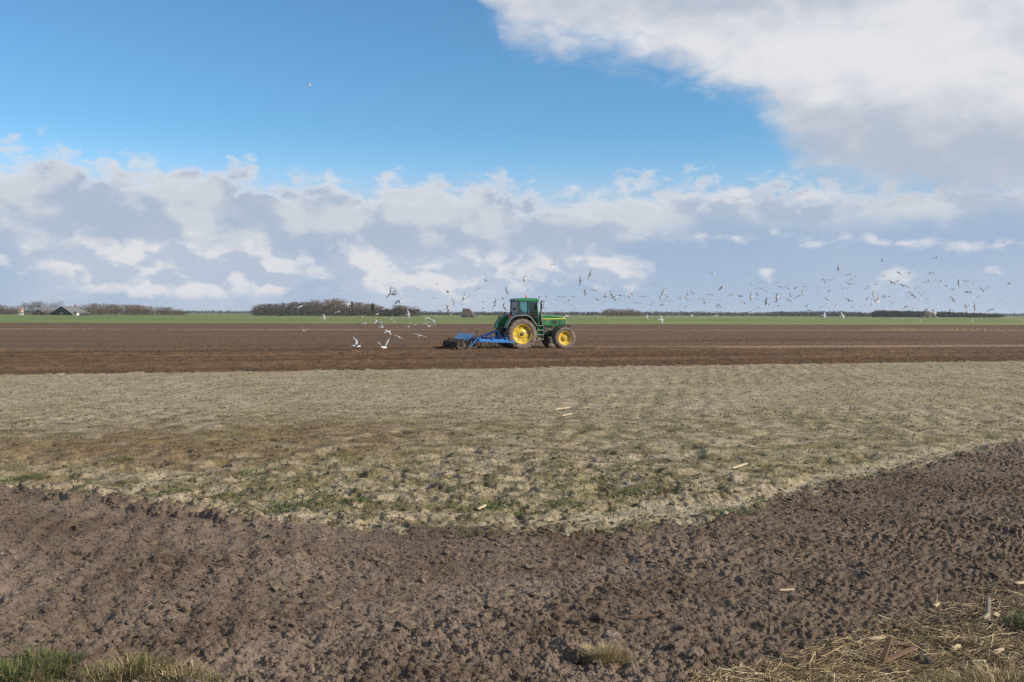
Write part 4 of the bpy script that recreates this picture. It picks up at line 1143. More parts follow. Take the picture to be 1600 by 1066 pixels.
def gull_mesh(name, inner, outer, sweep=0.10, head_down=0.0):
    """body, tail, head, bill and both wings as one surface; wing angles in degrees"""
    V, F, C = [], [], []
    secs = [(-0.255, 0.004, 0.055, 0.0), (-0.20, 0.010, 0.042, 0.0), (-0.14, 0.028, 0.034, 0.0), (-0.05, 0.052, 0.052, -0.004), (0.05, 0.060, 0.058, -0.006), (0.12, 0.045, 0.045, 0.004), (0.155, 0.034, 0.034, 0.014), (0.185, 0.036, 0.036, 0.020), (0.215, 0.026, 0.026, 0.016), (0.232, 0.010, 0.010, 0.010), (0.268, 0.003, 0.003, 0.002)]
    n = 8
    for i, (x, hz, wy, z0) in enumerate(secs):
        zz = z0 - head_down * max(0, x - 0.05)
        for j in range(n):
            a = 2 * math.pi * j / n
            V.append((x, wy * math.cos(a), zz + hz * math.sin(a)))
            C.append(BILL if x > 0.225 else (GREY if (math.sin(a) > 0.6 and -0.13 < x < 0.1) else WHITE))
    for i in range(len(secs) - 1):
        for j in range(n):
            a, b = i * n + j, i * n + (j + 1) % n
            F.append((a, b, b + n, a + n))
    F.append(tuple(range(n))[::-1]); F.append(tuple((len(secs) - 1) * n + j for j in range(n)))
    st = [0.02, 0.12, 0.25, 0.36, 0.47, 0.535]
    chord = [0.20, 0.20, 0.175, 0.135, 0.075, 0.012]
    for s in (-1, 1):
        y = 0.0; z = 0.022; px = 0.03; prev = 0.0; k0 = len(V)
        for i, d in enumerate(st):
            ang = R(inner if d <= 0.25 else outer)
            step_ = d - prev; prev = d
            y += step_ * math.cos(ang); z += step_ * math.sin(ang)
            lead = px + (sweep * 0.5 * d / 0.25 if d <= 0.25 else sweep * 0.5 - sweep * 2.2 * (d - 0.25) / 0.28)
            c = chord[i]; th = 0.018 * (1 - d / 0.56) + 0.003
            nz, ny = math.cos(ang), -math.sin(ang)
            for (xx, tt, top) in ((lead + 0.03, 0, 0), (lead - c * 0.35, th, 1), (lead - c + 0.03, 0, 0), (lead - c * 0.35, -th * 0.6, -1)):
                V.append((xx, s * (y + ny * tt), z + nz * tt))
                C.append(BLACK if d > 0.5 else (GREY if top >= 0 and not (top == 0 and d < 0.1) else (0.80, 0.80, 0.80) if d < 0.4 else (0.42, 0.42, 0.43)))
        for i in range(len(st) - 1):
            for j in range(4):
                a, b = k0 + i * 4 + j, k0 + i * 4 + (j + 1) % 4
                F.append((a, b, b + 4, a + 4) if s > 0 else (a, a + 4, b + 4, b))
    me = bpy.data.meshes.new(name); me.from_pydata(V, [], F); me.update()
    bm = bmesh.new(); bm.from_mesh(me); bmesh.ops.recalc_face_normals(bm, faces=bm.faces); bm.to_mesh(me); bm.free()
    at = me.color_attributes.new('tint', 'FLOAT_COLOR', 'POINT')
    for i, c in enumerate(C): at.data[i].color = (*c, 1)
    me.polygons.foreach_set('use_smooth', [True] * len(me.polygons))
    me.materials.append(M_gull)
    return me
POSES = {'g': [gull_mesh('gull', 12, -10), gull_mesh('gull', 18, -4, 0.14), gull_mesh('gull', 4, -14, 0.06)],
         'u': [gull_mesh('gull', 48, 30, 0.10), gull_mesh('gull', 38, 52, 0.06), gull_mesh('gull', 30, 20, 0.16)],
         'd': [gull_mesh('gull', 30, -42, 0.14), gull_mesh('gull', 14, -52, 0.10), gull_mesh('gull', -8, -40, 0.12)],
         'b': [gull_mesh('gull', 14, -12, 0.12), gull_mesh('gull', 22, -24, 0.14), gull_mesh('gull', 8, 4, 0.06)]}
# sightings in the photograph: tile origin and scale, then x, y, apparent span and wing position
TILES = [
 ((460, 430, 8.883), [(250,350,110,'g'),(75,440,90,'g'),(645,350,110,'d'),(740,400,100,'b'),(600,515,110,'d'),(410,590,110,'b'),(960,410,100,'g'),(1150,545,150,'g'),(935,580,100,'g'),(950,670,140,'d'),(1155,660,180,'g'),(1205,725,120,'u'),(130,775,130,'u'),(865,985,150,'u'),(1245,1005,130,'u')]),
 ((600, 430, 8.883), [(95,200,70,'b'),(140,265,220,'d'),(210,370,190,'d'),(450,190,95,'g'),(735,125,60,'g'),(890,240,110,'u'),(690,320,60,'g'),(595,430,50,'g'),(945,345,70,'g'),(975,390,60,'b'),(1115,310,110,'b'),(890,470,120,'b'),(780,495,140,'g'),(930,550,110,'u'),(495,468,80,'g'),(340,545,110,'b'),(715,570,80,'d'),(95,615,180,'g'),(145,640,110,'g'),(250,597,110,'g'),(600,600,150,'g'),(680,645,110,'b'),(425,690,70,'d'),(340,720,150,'u'),(590,670,80,'u'),(620,710,180,'g'),(50,787,160,'g'),(200,860,120,'g'),(490,840,180,'g'),(1415,80,60,'g'),(1300,205,110,'d'),(1380,380,60,'g'),(1385,460,50,'g'),(1550,385,90,'b'),(1515,495,60,'u'),(1335,565,60,'d'),(1100,410,50,'g')]),
 ((740, 395, 8.0), [(415,480,70,'b'),(425,517,60,'g'),(490,262,60,'g'),(375,575,70,'g'),(385,680,80,'b'),(635,330,70,'b'),(735,305,80,'u'),(705,350,60,'g'),(635,405,50,'g'),(690,465,50,'d'),(845,243,60,'g'),(1020,72,50,'g'),(1000,150,70,'d'),(1115,355,80,'d'),(1340,350,100,'b'),(1460,275,80,'b'),(1490,465,70,'g'),(1390,490,60,'u'),(1530,480,60,'u'),(1395,530,60,'u'),(1075,550,60,'g'),(1130,555,70,'g'),(1045,590,40,'g'),(905,560,60,'u'),(880,640,60,'b'),(875,695,40,'g'),(1190,640,90,'d'),(1205,605,60,'d'),(1240,550,60,'g'),(1265,708,60,'g'),(1100,722,50,'g'),(1545,590,70,'g')]),
 ((920, 395, 8.0), [(110,585,80,'g'),(180,625,60,'g'),(205,550,90,'u'),(285,520,70,'b'),(330,550,80,'g'),(330,595,80,'u'),(250,555,50,'g'),(395,540,60,'g'),(430,525,60,'d'),(385,600,60,'g'),(425,580,50,'u'),(545,525,60,'u'),(510,565,60,'b'),(630,525,40,'g'),(690,550,80,'g'),(615,630,90,'g'),(780,655,110,'u'),(500,705,50,'g'),(780,745,90,'g'),(725,803,50,'b'),(905,838,90,'b'),(820,410,90,'u'),(960,445,70,'g'),(1020,305,50,'u'),(925,500,80,'b'),(945,520,50,'g'),(895,565,60,'b'),(1005,540,70,'g'),(945,580,50,'d'),(920,612,60,'u'),(990,605,60,'g'),(920,655,70,'d'),(1305,440,60,'d'),(1290,487,60,'g'),(1305,520,70,'g'),(1230,550,60,'b'),(1150,585,60,'u'),(1240,590,70,'g'),(1380,585,60,'g'),(1440,580,70,'g'),(1445,640,80,'u'),(1205,675,110,'g'),(1520,520,70,'d'),(1565,580,70,'d'),(1555,260,60,'u'),(1285,790,60,'b')]),
 ((1080, 395, 8.889), [(430,478,90,'d'),(400,515,60,'g'),(410,655,70,'g'),(390,730,80,'d'),(470,725,70,'g'),(415,760,60,'g'),(370,770,60,'u'),(560,580,90,'g'),(690,605,120,'g'),(745,700,140,'d'),(800,545,60,'u'),(825,295,70,'g'),(840,450,40,'g'),(960,412,60,'g'),(1010,412,60,'g'),(920,490,60,'d'),(970,500,60,'g'),(1030,535,70,'g'),(920,590,70,'u'),(830,615,80,'b'),(885,615,60,'g'),(925,650,40,'g'),(1045,680,90,'b'),(930,730,70,'d'),(1080,735,60,'u'),(950,765,80,'g'),(895,785,50,'g'),(800,838,100,'d'),(930,828,50,'g'),(340,880,80,'g'),(1165,365,50,'g'),(1200,412,80,'g'),(1245,480,80,'g'),(1195,578,100,'g'),(1190,625,90,'b'),(1240,640,70,'g'),(1170,685,50,'d'),(1210,740,90,'g'),(1360,495,100,'g'),(1455,485,70,'d'),(1380,605,60,'u'),(1350,655,90,'g'),(1360,685,50,'u'),(1505,595,100,'d')]),
 ((1220, 395, 8.889), [(340,470,70,'d'),(300,545,60,'b'),(360,750,60,'u'),(400,810,110,'d'),(575,745,110,'d'),(600,875,130,'b'),(590,300,40,'g'),(800,245,80,'u'),(690,380,150,'g'),(600,375,70,'g'),(620,425,40,'u'),(530,480,70,'g'),(530,540,70,'u'),(680,535,70,'d'),(650,650,90,'g'),(780,745,120,'u'),(850,880,90,'b'),(960,300,90,'g'),(1040,330,80,'g'),(985,370,70,'g'),(960,440,100,'g'),(870,495,40,'g'),(955,668,100,'g'),(1170,500,80,'g'),(1225,470,60,'d'),(1320,437,80,'g'),(1350,400,50,'g'),(1435,335,60,'g'),(1410,120,50,'u'),(1285,580,80,'b'),(1320,575,50,'g'),(1430,605,60,'d'),(1200,650,50,'u'),(1340,685,170,'u'),(1265,700,50,'b'),(1500,610,90,'g'),(1560,565,60,'g'),(1545,705,70,'u'),(1215,790,50,'g'),(1000,760,40,'g'),(1115,750,50,'g'),(1550,420,110,'g')]),
 ((1360, 395, 6.667), [(295,210,60,'g'),(410,213,40,'d'),(635,210,50,'d'),(690,50,80,'g'),(340,345,80,'g'),(290,295,40,'g'),(490,365,40,'g'),(605,285,50,'d'),(570,308,50,'g'),(690,290,50,'d'),(740,293,50,'g'),(670,320,40,'g'),(790,340,50,'d'),(920,315,60,'b'),(985,297,40,'g'),(1020,290,40,'g'),(1000,345,40,'g'),(860,385,60,'g'),(1015,410,80,'g'),(1180,400,90,'u'),(1140,455,40,'g'),(1215,365,50,'g'),(1075,320,30,'g'),(1450,322,80,'g'),(1315,230,40,'g'),(1365,490,40,'g'),(410,410,70,'g'),(440,445,70,'d'),(400,462,50,'u'),(450,468,40,'g'),(530,440,60,'u'),(510,490,50,'b'),(590,485,60,'d'),(610,510,30,'g'),(800,505,60,'g'),(870,505,80,'u'),(380,558,60,'d'),(450,580,70,'g'),(590,590,80,'d'),(660,625,80,'b'),(830,603,30,'u'),(870,608,40,'g'),(995,570,60,'u'),(1005,605,40,'b'),(1090,565,60,'b'),(1270,590,90,'d'),(240,690,50,'g')]),
 ((0, 0, 1.0), [(483,133,11,'b'),(616,386,8,'g')]),
]
WORDS = {'g': 'gliding on level wings', 'u': 'with wings raised', 'd': 'with arched wings', 'b': 'banking steeply'}
def cluster(u, v):
    if v >= 500 and u < 700: return 'low over the brown soil', 'gulls low over the soil behind the cultivator'
    if u < 600: return 'before the wood', 'gulls in front of the wood'
    if u < 700: return 'just right of the wood', 'gulls between the wood and the sheep barn'
    if u < 785: return 'near the thatched barn', 'gulls between sheep barn and cab'
    if u < 850: return 'above the tractor cab', 'gulls above the cab'
    if u < 935: return 'above the tractor bonnet', 'gulls above the bonnet'
    if u < 1060: return 'over the small tree clump', 'gulls over the small tree clump'
    if u < 1250: return 'in the middle of the flock', 'gulls in the middle of the flock'
    if u < 1400: return 'left of the dark hedge', 'gulls left of the hedge'
    return 'over the rounded brown barn', 'gulls over the right-hand sheep barn'
OWN = {(483, 133): 'lone white gull soaring high in the blue sky', (616, 386): 'tiny single gull high before the white clouds', (557, 541): 'white gull with wings in a tall V just above the brown soil',
       (600, 543): 'white gull with raised wings skimming the furrow behind the cultivator', (475, 517): 'leftmost gull, white, flapping low over the brown field', (506, 496): 'white gull standing on one wing over the green meadow strip',
       (615, 460): 'large dark gull with wide arched wings left of the others', (655, 524): 'wide-winged white gull flat above the soil nearest the cultivator', (1396, 498): 'black and white bird low over the right-hand meadow',
       (1463, 402): 'topmost gull of the right-hand flock', (1578, 443): 'rightmost gull of the flock', (1114, 427): 'single dark gull high above the middle of the flock', (864, 404): 'highest gull above the tractor'}
rg = random.Random(5)
for (x0, y0, sc), items in TILES:
    for (x, y, wpx, pose) in items:
        u, v = x0 + x / sc, y0 + y / sc
        px = wpx / sc
        D = min(150.0, max(36.0, FPX * 1.07 * (0.58 if px < 12 else 0.72) / px))
        d = ray(u, v)
        if d.z < 0:                                   # keep birds seen against the field clear of it
            D = min(D, (CAM_H - 0.45) / -d.z * d.y)
        if v < 200: D = 70.0
        p = at_dist(u, v, D)
        o = link('gull', rg.choice(POSES[pose]))
        o.location = p
        if v < 200: o.scale = (0.6, 0.6, 0.6)
        if pose == 'b':
            yaw, roll, pit = rg.choice((0, 180)) + rg.uniform(-35, 35), rg.choice((-1, 1)) * rg.uniform(45, 80), rg.uniform(-15, 15)
        else:
            yaw, roll, pit = rg.choice((60, -60, 90, -90, 40, 130)) + rg.uniform(-30, 30), rg.uniform(-24, 24), rg.uniform(-14, 10)
        o.rotation_euler = (R(roll), R(pit), R(yaw))
        lab, grp = None, None
        for (a, b_), t_ in OWN.items():
            if abs(u - a) < 2.2 and abs(v - b_) < 2.2: lab = t_
        where, grp = cluster(u, v)
        size = 'big near' if px > 15 else ('small far' if px < 8 else 'grey-winged')
        tag(o, lab or f'{size} gull {WORDS[pose]} {where}', 'gull', grp)
# ------------------------------------------------------------------ clods, weeds, grass, straw and scraps of wood
ICO = np.array([(-1, 1.618, 0), (1, 1.618, 0), (-1, -1.618, 0), (1, -1.618, 0), (0, -1, 1.618), (0, 1, 1.618), (0, -1, -1.618), (0, 1, -1.618), (1.618, 0, -1), (1.618, 0, 1), (-1.618, 0, -1), (-1.618, 0, 1)]) / 1.902
ICOF = np.array([(0, 11, 5), (0, 5, 1), (0, 1, 7), (0, 7, 10), (0, 10, 11), (1, 5, 9), (5, 11, 4), (11, 10, 2), (10, 7, 6), (7, 1, 8), (3, 9, 4), (3, 4, 2), (3, 2, 6), (3, 6, 8), (3, 8, 9), (4, 9, 5), (2, 4, 11), (6, 2, 10), (8, 6, 7), (9, 8, 1)])
def scatter(n, r0, r1, a0, a1, power=1.0):
    r = np.sqrt(rng.uniform(r0 ** (2 * power), r1 ** (2 * power), n)) ** (1 / power); a = rng.uniform(a0, a1, n)
    return r * np.sin(a), r * np.cos(a)
OCT = np.array([(1, 0, 0), (-1, 0, 0), (0, 1, 0), (0, -1, 0), (0, 0, 1), (0, 0, -1.0)])
OCTF = np.array([(0, 2, 4), (2, 1, 4), (1, 3, 4), (3, 0, 4), (2, 0, 5), (1, 2, 5), (3, 1, 5), (0, 3, 5)])
def clod_field(name, x, y, size, mat, want, label, dark=1.0, base=(ICO, ICOF), tint=None):
    h, c, reg = land(x, y)
    ICO, ICOF = base; q = len(ICO)
    if tint is not None: c = np.tile(tint, (len(x), 1))
    k = np.isin(reg, want)
    x, y, h, c, size = x[k], y[k], h[k], c[k], size[k]
    n = len(x)
    J = ICO[None] * rng.uniform(0.55, 1.25, (n, q, 1)) * rng.uniform(0.7, 1.3, (n, 1, 3))
    a = rng.uniform(0, 6.283, n); ca, sa = np.cos(a), np.sin(a)
    X = J[:, :, 0] * ca[:, None] - J[:, :, 1] * sa[:, None]; Y = J[:, :, 0] * sa[:, None] + J[:, :, 1] * ca[:, None]
    V = np.stack([x[:, None] + X * size[:, None], y[:, None] + Y * size[:, None], h[:, None] + (J[:, :, 2] * 0.75 + 0.15) * size[:, None]], -1).reshape(-1, 3)
    F = (ICOF[None] + (np.arange(n) * q)[:, None, None]).reshape(-1, 3)
    C = np.repeat(c * rng.uniform(0.78, 1.2, (n, 1)) * dark, q, 0)
    o = link(name, np_mesh(name, V, F, mat, C, False))
    tag(o, label, 'soil', kind='stuff')
x, y = scatter(60000, 4.6, 14.0, R(-30), R(30), 0.62)
clod_field('soil_crumbs', x, y, rng.uniform(0.004, 0.012, len(x)) * (0.7 + np.hypot(x, y) / 18), mat_near, [0], 'fine crumbs of grey-brown soil in the foreground', 1.0, (OCT, OCTF))
n = 1300                                                    # crumbs spilt over the ragged edge of the pale strip
t_ = rng.uniform(0, 1, n); ei = np.interp(t_, np.linspace(0, 1, len(b1_az)), b1_az)
er = np.interp(ei, b1_az, b1_r) + np.abs(rng.normal(0, 0.5, n)) + 0.05
clod_field('soil_crumbs', er * np.sin(ei), er * np.cos(ei), rng.uniform(0.006, 0.024, n), mat_near, [1], 'crumbs of dark soil spilt along the edge of the pale strip', 1.0, (ICO, ICOF), SOIL * 0.8)
tr_p = [tw(-rng.uniform(2.9, 4.3), rng.uniform(-1.7, 1.7)) for _ in range(900)]
clod_field('turned_soil', np.array([p.x for p in tr_p]), np.array([p.y for p in tr_p]), rng.uniform(0.04, 0.13, 900), mat_till, [2], 'dark clods thrown up around the cultivator roller', 1.0, (ICO, ICOF), TILL_DARK)
x, y = scatter(11000, 4.6, 16.5, R(-31), R(31), 0.72)
clod_field('soil_clods', x, y, rng.uniform(0.009, 0.022, len(x)) * rng.choice([1, 1, 1, 1, 1.9], len(x)), mat_near, [0], 'loose crumbs of grey-brown soil in the foreground')
x, y = scatter(6000, 30, 95, R(-31), R(31), 0.7)
clod_field('soil_clods', x, y, rng.uniform(0.02, 0.055, len(x)), mat_till, [2], 'loose clods of brown soil on the tilled field')
x, y = scatter(3500, 9, 34, R(-31), R(31), 0.7)
clod_field('soil_crumbs', x, y, rng.uniform(0.010, 0.03, len(x)), mat_strip, [1], 'crumbs of soil on the pale strip', 0.7)

M_blade = tint_mat('grass blades', 0.6, 0.25)
M_straw = tint_mat('straw', 0.7, 0.1)
def blades(bx, by, bz, az, height, lean, width, col_base, col_tip):
    """curved three-part blades as one array mesh"""
    n = len(bx)
    dx, dy = np.cos(az), np.sin(az)
    sx, sy = -dy, dx
    V = np.zeros((n, 7, 3)); C = np.zeros((n, 7, 3))
    for j, (t, wf) in enumerate(((0, 1.0), (0.4, 0.85), (0.75, 0.55))):
        ox = dx * lean * t ** 1.7; oy = dy * lean * t ** 1.7; oz = height * t * (1 - 0.25 * (lean / (height + 1e-6)).clip(0, 1.5) * t)
        for q, sg in enumerate((-1, 1)):
            V[:, j * 2 + q, 0] = bx + ox + sg * sx * width * wf; V[:, j * 2 + q, 1] = by + oy + sg * sy * width * wf; V[:, j * 2 + q, 2] = bz + oz
            C[:, j * 2 + q] = col_base * (1 - t) + col_tip * t
    V[:, 6, 0] = bx + dx * lean; V[:, 6, 1] = by + dy * lean; V[:, 6, 2] = bz + height * (1 - 0.25 * (lean / (height + 1e-6)).clip(0, 1.5)); C[:, 6] = col_tip
    F = np.array([(0, 1, 3), (0, 3, 2), (2, 3, 5), (2, 5, 4), (4, 5, 6)])
    F = (F[None] + (np.arange(n) * 7)[:, None, None]).reshape(-1, 3)
    return V.reshape(-1, 3), F, C.reshape(-1, 3)
def pick(cols, n):
    c = np.array(cols)[rng.integers(0, len(cols), n)]
    return c * rng.uniform(0.75, 1.25, (n, 1))
STRAWC = [(0.42, 0.33, 0.19), (0.34, 0.26, 0.14), (0.50, 0.42, 0.27), (0.25, 0.18, 0.10)]
GRASSC = [(0.045, 0.075, 0.018), (0.065, 0.10, 0.026), (0.10, 0.125, 0.04)]
OLIVEC = [(0.16, 0.145, 0.062), (0.23, 0.185, 0.095), (0.10, 0.11, 0.038)]
def tuft(name, u, v, rx, ry, n, hgt, cols, label, cat='grass', lean=0.95, wid=0.0022, lodge=None):
    g = ground(u, v)
    a = rng.uniform(0, 6.283, n); q = np.sqrt(rng.uniform(0, 1, n))
    lx, ly = rx * q * np.cos(a), ry * q * np.sin(a)
    z = land(g.x + lx, g.y + ly)[0]
    ht = hgt * rng.uniform(0.45, 1.15, n) * (1.05 - 0.55 * q)
    out_a = a + rng.normal(0, 0.7, n)
    if lodge is not None: out_a = np.where(rng.uniform(0, 1, n) < 0.5, lodge + rng.normal(0, 0.5, n), out_a)
    tips = pick(cols, n)
    V, F, C = blades(lx, ly, z - 0.01, out_a, ht, ht * rng.uniform(0.15, 1.5, n) * lean, wid * rng.uniform(0.6, 1.5, n), tips * 0.8, tips)
    o = link(name, np_mesh(name, V, F, M_blade, C, False))
    o.location = (g.x, g.y, 0)
    tag(o, label, cat)
    return o
tuft('grass_tuft', 20, 1066, 0.32, 0.20, 1500, 0.14, GRASSC + OLIVEC, 'thick green grass tuft in the bottom left corner')
tuft('grass_tuft', 78, 1040, 0.20, 0.14, 700, 0.12, GRASSC + OLIVEC, 'green and straw-tipped tuft beside the corner tuft')
tuft('grass_tuft', 205, 1062, 0.26, 0.16, 1100, 0.17, OLIVEC + OLIVEC + STRAWC[:2], 'olive straw-coloured grass tuft at lower left')
tuft('grass_tuft', 290, 1072, 0.24, 0.12, 600, 0.11, OLIVEC + STRAWC, 'thin ragged dry tuft right of the olive tuft')
tuft('grass_mat', 150, 1078, 0.75, 0.12, 1500, 0.06, OLIVEC + STRAWC[:2] + [(0.10, 0.08, 0.045)], 'low matted dead grass along the bottom left edge between the tufts', 'grass', 1.6, 0.002)
tuft('straw_clump', 945, 1036, 0.15, 0.08, 1700, 0.13, STRAWC[:3], 'matted clump of yellow straw at the bottom centre', 'straw', 0.9, 0.0018, lodge=R(-10))
tuft('straw_clump', 1165, 1074, 0.22, 0.08, 700, 0.07, STRAWC, 'low golden straw mat on the bottom edge, left of the debris', 'straw', 1.1, 0.0018)
tuft('grass_tuft', 1560, 1078, 0.32, 0.16, 900, 0.17, OLIVEC + STRAWC, 'dry yellowish grass in the bottom right corner')
tuft('grass_tuft', 1470, 1082, 0.24, 0.12, 600, 0.12, OLIVEC + STRAWC[:2], 'short dry grass left of the bottom right corner')
tuft('grass_tuft', 1608, 985, 0.14, 0.14, 500, 0.14, [(0.03, 0.06, 0.018), (0.05, 0.08, 0.025)], 'dark green tuft at the right edge behind the stake')
tuft('straw_clump', 1500, 1012, 0.30, 0.10, 900, 0.07, STRAWC + OLIVEC[:1], 'tangle of dry stems in the middle of the right-hand debris', 'straw', 1.2, 0.0018)

# a matted root clump beside the straw clump
g = ground(906, 1032)
def lump(name, u, v, size, label, colr):
    g = ground(u, v)
    me = bpy.data.meshes.new(name); bm = bmesh.new(); bmesh.ops.create_icosphere(bm, subdivisions=3, radius=1.0)
    for q in bm.verts:
        p = np.array(q.co); f = 1 + 0.35 * float(fbm(np.array([p[0] * 2 + u]), np.array([p[1] * 2 + p[2] * 1.7]), 4, 77)[0])
        q.co = Vector((p[0] * size[0], p[1] * size[1], p[2] * size[2])) * f
    bm.to_mesh(me); bm.free()
    at = me.color_attributes.new('tint', 'FLOAT_COLOR', 'POINT')
    for i in range(len(me.vertices)): at.data[i].color = (*colr, 1)
    me.materials.append(mat_near)
    o = link(name, me); o.location = (g.x, g.y, ground_z(g.x, g.y) + size[2] * 0.35); o.rotation_euler = (0, 0, random.uniform(0, 6))
    tag(o, label, 'clod')
lump('soil_lump', 906, 1036, (0.05, 0.045, 0.05), 'dark rooty lump of earth beside the yellow straw clump', (0.085, 0.065, 0.05))
lump('soil_lump', 955, 1002, (0.06, 0.05, 0.03), 'smooth grey-brown clod behind the yellow straw clump', (0.17, 0.135, 0.115))
lump('soil_lump', 1085, 1032, (0.06, 0.05, 0.035), 'brown clod right of the yellow straw clump', (0.15, 0.115, 0.09))
lump('soil_lump', 1445, 1040, (0.07, 0.05, 0.04), 'dark moist clod lying in the straw debris', (0.085, 0.068, 0.053))

# straw and stems strewn at the bottom right
def sticks(x, y, z, az, tilt, length, wid, cols):
    n = len(x)
    d = np.stack([np.cos(az) * np.cos(tilt), np.sin(az) * np.cos(tilt), np.sin(tilt)], 1)
    s = np.stack([-np.sin(az), np.cos(az), np.zeros(n)], 1); u_ = np.cross(d, s)
    c = np.stack([x, y, z], 1)
    V = np.zeros((n, 9, 3)); bend = rng.normal(0, 0.08, (n, 1)) * length[:, None]
    for j, t in enumerate((-0.5, 0.0, 0.5)):
        off = d * (t * length)[:, None] + (s * bend if t == 0 else 0)
        for q in range(3):
            a = 2 * math.pi * q / 3
            V[:, j * 3 + q] = c + off + (s * math.cos(a) + u_ * math.sin(a)) * wid[:, None]
    F = []
    for j in (0, 3):
        for q in range(3):
            a, b = j + q, j + (q + 1) % 3
            F += [(a, b, b + 3), (a, b + 3, a + 3)]
    F = np.array(F); F = (F[None] + (np.arange(n) * 9)[:, None, None]).reshape(-1, 3)
    return V.reshape(-1, 3), F, np.repeat(cols, 9, 0)
n = 14000
uu = rng.uniform(1080, 1680, n); lim = 1066 - (uu - 1140) * 0.30
vv = lim + rng.uniform(-0.25, 1, n) ** 1 * (1100 - lim)
keep = rng.uniform(0, 1, n) < np.clip((vv - lim + 34) / 60, 0.03, 1)
uu, vv = uu[keep], vv[keep]
pts = np.array([tuple(ground(a, b))[:2] for a, b in zip(uu, vv)])
nn = len(pts)
hz = land(pts[:, 0], pts[:, 1])[0]
V, F, C = sticks(pts[:, 0], pts[:, 1], hz + rng.uniform(0.004, 0.03, nn), rng.uniform(0, 6.28, nn), rng.normal(0, 0.22, nn), rng.gamma(2.2, 0.036, nn) + 0.02, rng.uniform(0.0007, 0.0024, nn), pick(STRAWC + [(0.22, 0.16, 0.09), (0.16, 0.11, 0.07), (0.12, 0.085, 0.06)], nn))
o = link('straw_litter', np_mesh('straw_litter', V, F, M_straw, C, False)); tag(o, 'loose straw and dead stems strewn over the soil at lower right', 'straw', kind='stuff')
# a thin scatter of straw bits over the rest of the near soil
x, y = scatter(900, 5.0, 14, R(-29), R(29), 0.8)
h, _, reg = land(x, y)
V, F, C = sticks(x, y, h + 0.008, rng.uniform(0, 6.28, 900), rng.normal(0, 0.2, 900), rng.uniform(0.02, 0.10, 900), rng.uniform(0.0008, 0.002, 900), pick(STRAWC, 900) * 0.85)
o = link('straw_bits', np_mesh('straw_bits', V, F, M_straw, C, False)); tag(o, 'scattered bits of straw on the foreground soil', 'straw', kind='stuff')

# scraps of wood that can be picked out one by one
M_pale = plain('pale split wood', (0.42, 0.34, 0.22), 0.75, var=0.2, scale=20)
M_rust = plain('rusty brown wood', (0.11, 0.060, 0.030), 0.8, var=0.3, scale=25)
M_stake = plain('grey weathered stake', (0.21, 0.185, 0.16), 0.85, var=0.3, scale=25)
def splinter(name, a, b, wid, thick, mat, label, cat='wood scrap', lift=(0.015, 0.02), taper=0.6):
    A, B = ground(*a), ground(*b)
    A = Vector((A.x, A.y, ground_z(A.x, A.y) + lift[0])); B = Vector((B.x, B.y, ground_z(B.x, B.y) + lift[1]))
    mid = (A + B) / 2; d = B - A; L = d.length
    m = MB(); k = [(-.5, .55), (-.42, 1.0), (0.0, 0.92), (0.38, 0.8), (0.5, 0.25 * taper)]
    vs, fs = [], []
    for (t, f) in k:
        for (y_, z_) in ((-1, -1), (1, -0.8), (0.8, 1), (-0.9, 0.85)):
            vs.append((t * L, y_ * wid / 2 * f + 0.02 * L * math.sin(t * 5), z_ * thick / 2 * (0.6 + 0.4 * f)))
    for j in range(len(k) - 1):
        for q in range(4):
            a_, b_ = j * 4 + q, j * 4 + (q + 1) % 4
            fs.append((a_, b_, b_ + 4, a_ + 4))
    fs += [(3, 2, 1, 0), tuple((len(k) - 1) * 4 + q for q in range(4))]
    m.add(vs, fs)
    o = m.build(name, mat, None, 0.001)
    o.location = mid; o.rotation_euler = d.to_track_quat('X', 'Z').to_euler()
    tag(o, label, cat)
splinter('wood_splinter', (1226, 1062), (1256, 1043), 0.026, 0.012, M_pale, 'long pale split of wood near the bottom edge')
splinter('wood_splinter', (1586, 918.5), (1612, 914), 0.028, 0.014, M_pale, 'pale split of wood at the right edge above the stake')
splinter('wood_splinter', (1144, 735), (1169, 729.5), 0.03, 0.02, M_pale, 'pale stick lying on the stubble strip at right', lift=(0.03, 0.06))
splinter('wood_splinter', (867, 641.5), (892, 639), 0.03, 0.02, M_pale, 'far pale stick on the stubble strip below the tractor', lift=(0.05, 0.06))
splinter('wood_splinter', (878, 655), (895, 653), 0.035, 0.02, M_pale, 'shorter pale stick just nearer than the far one on the strip', lift=(0.05, 0.06))
splinter('wood_splinter', (746, 801), (760, 797), 0.03, 0.015, M_pale, 'small pale stick among the green weeds at mid-strip', lift=(0.03, 0.05))
splinter('wood_splinter', (1356, 1003), (1384, 998), 0.03, 0.015, M_pale, 'pale broad chip behind the rusty board', lift=(0.03, 0.035))
splinter('wood_splinter', (1488, 1023), (1501, 1018), 0.028, 0.02, M_pale, 'white chip in the middle of the debris', lift=(0.02, 0.03))
splinter('wood_splinter', (1550, 1027), (1569, 1024), 0.03, 0.015, M_pale, 'flat white chip right of the middle of the debris')
splinter('wood_splinter', (1519, 1047), (1540, 1050), 0.025, 0.014, M_pale, 'short crosswise white stick near the bottom right', lift=(0.05, 0.05))
splinter('wood_splinter', (1459, 954), (1468, 952), 0.025, 0.015, M_pale, 'small white chip at the upper edge of the debris', lift=(0.02, 0.025))
splinter('wood_splinter', (1218, 930), (1242, 928), 0.014, 0.01, M_pale, 'pale sliver alone on the dark soil left of the debris', lift=(0.02, 0.02))
splinter('wood_splinter', (982, 970), (1028, 968), 0.018, 0.012, M_rust, 'thin brown stick on the soil behind the straw clump', lift=(0.025, 0.025))
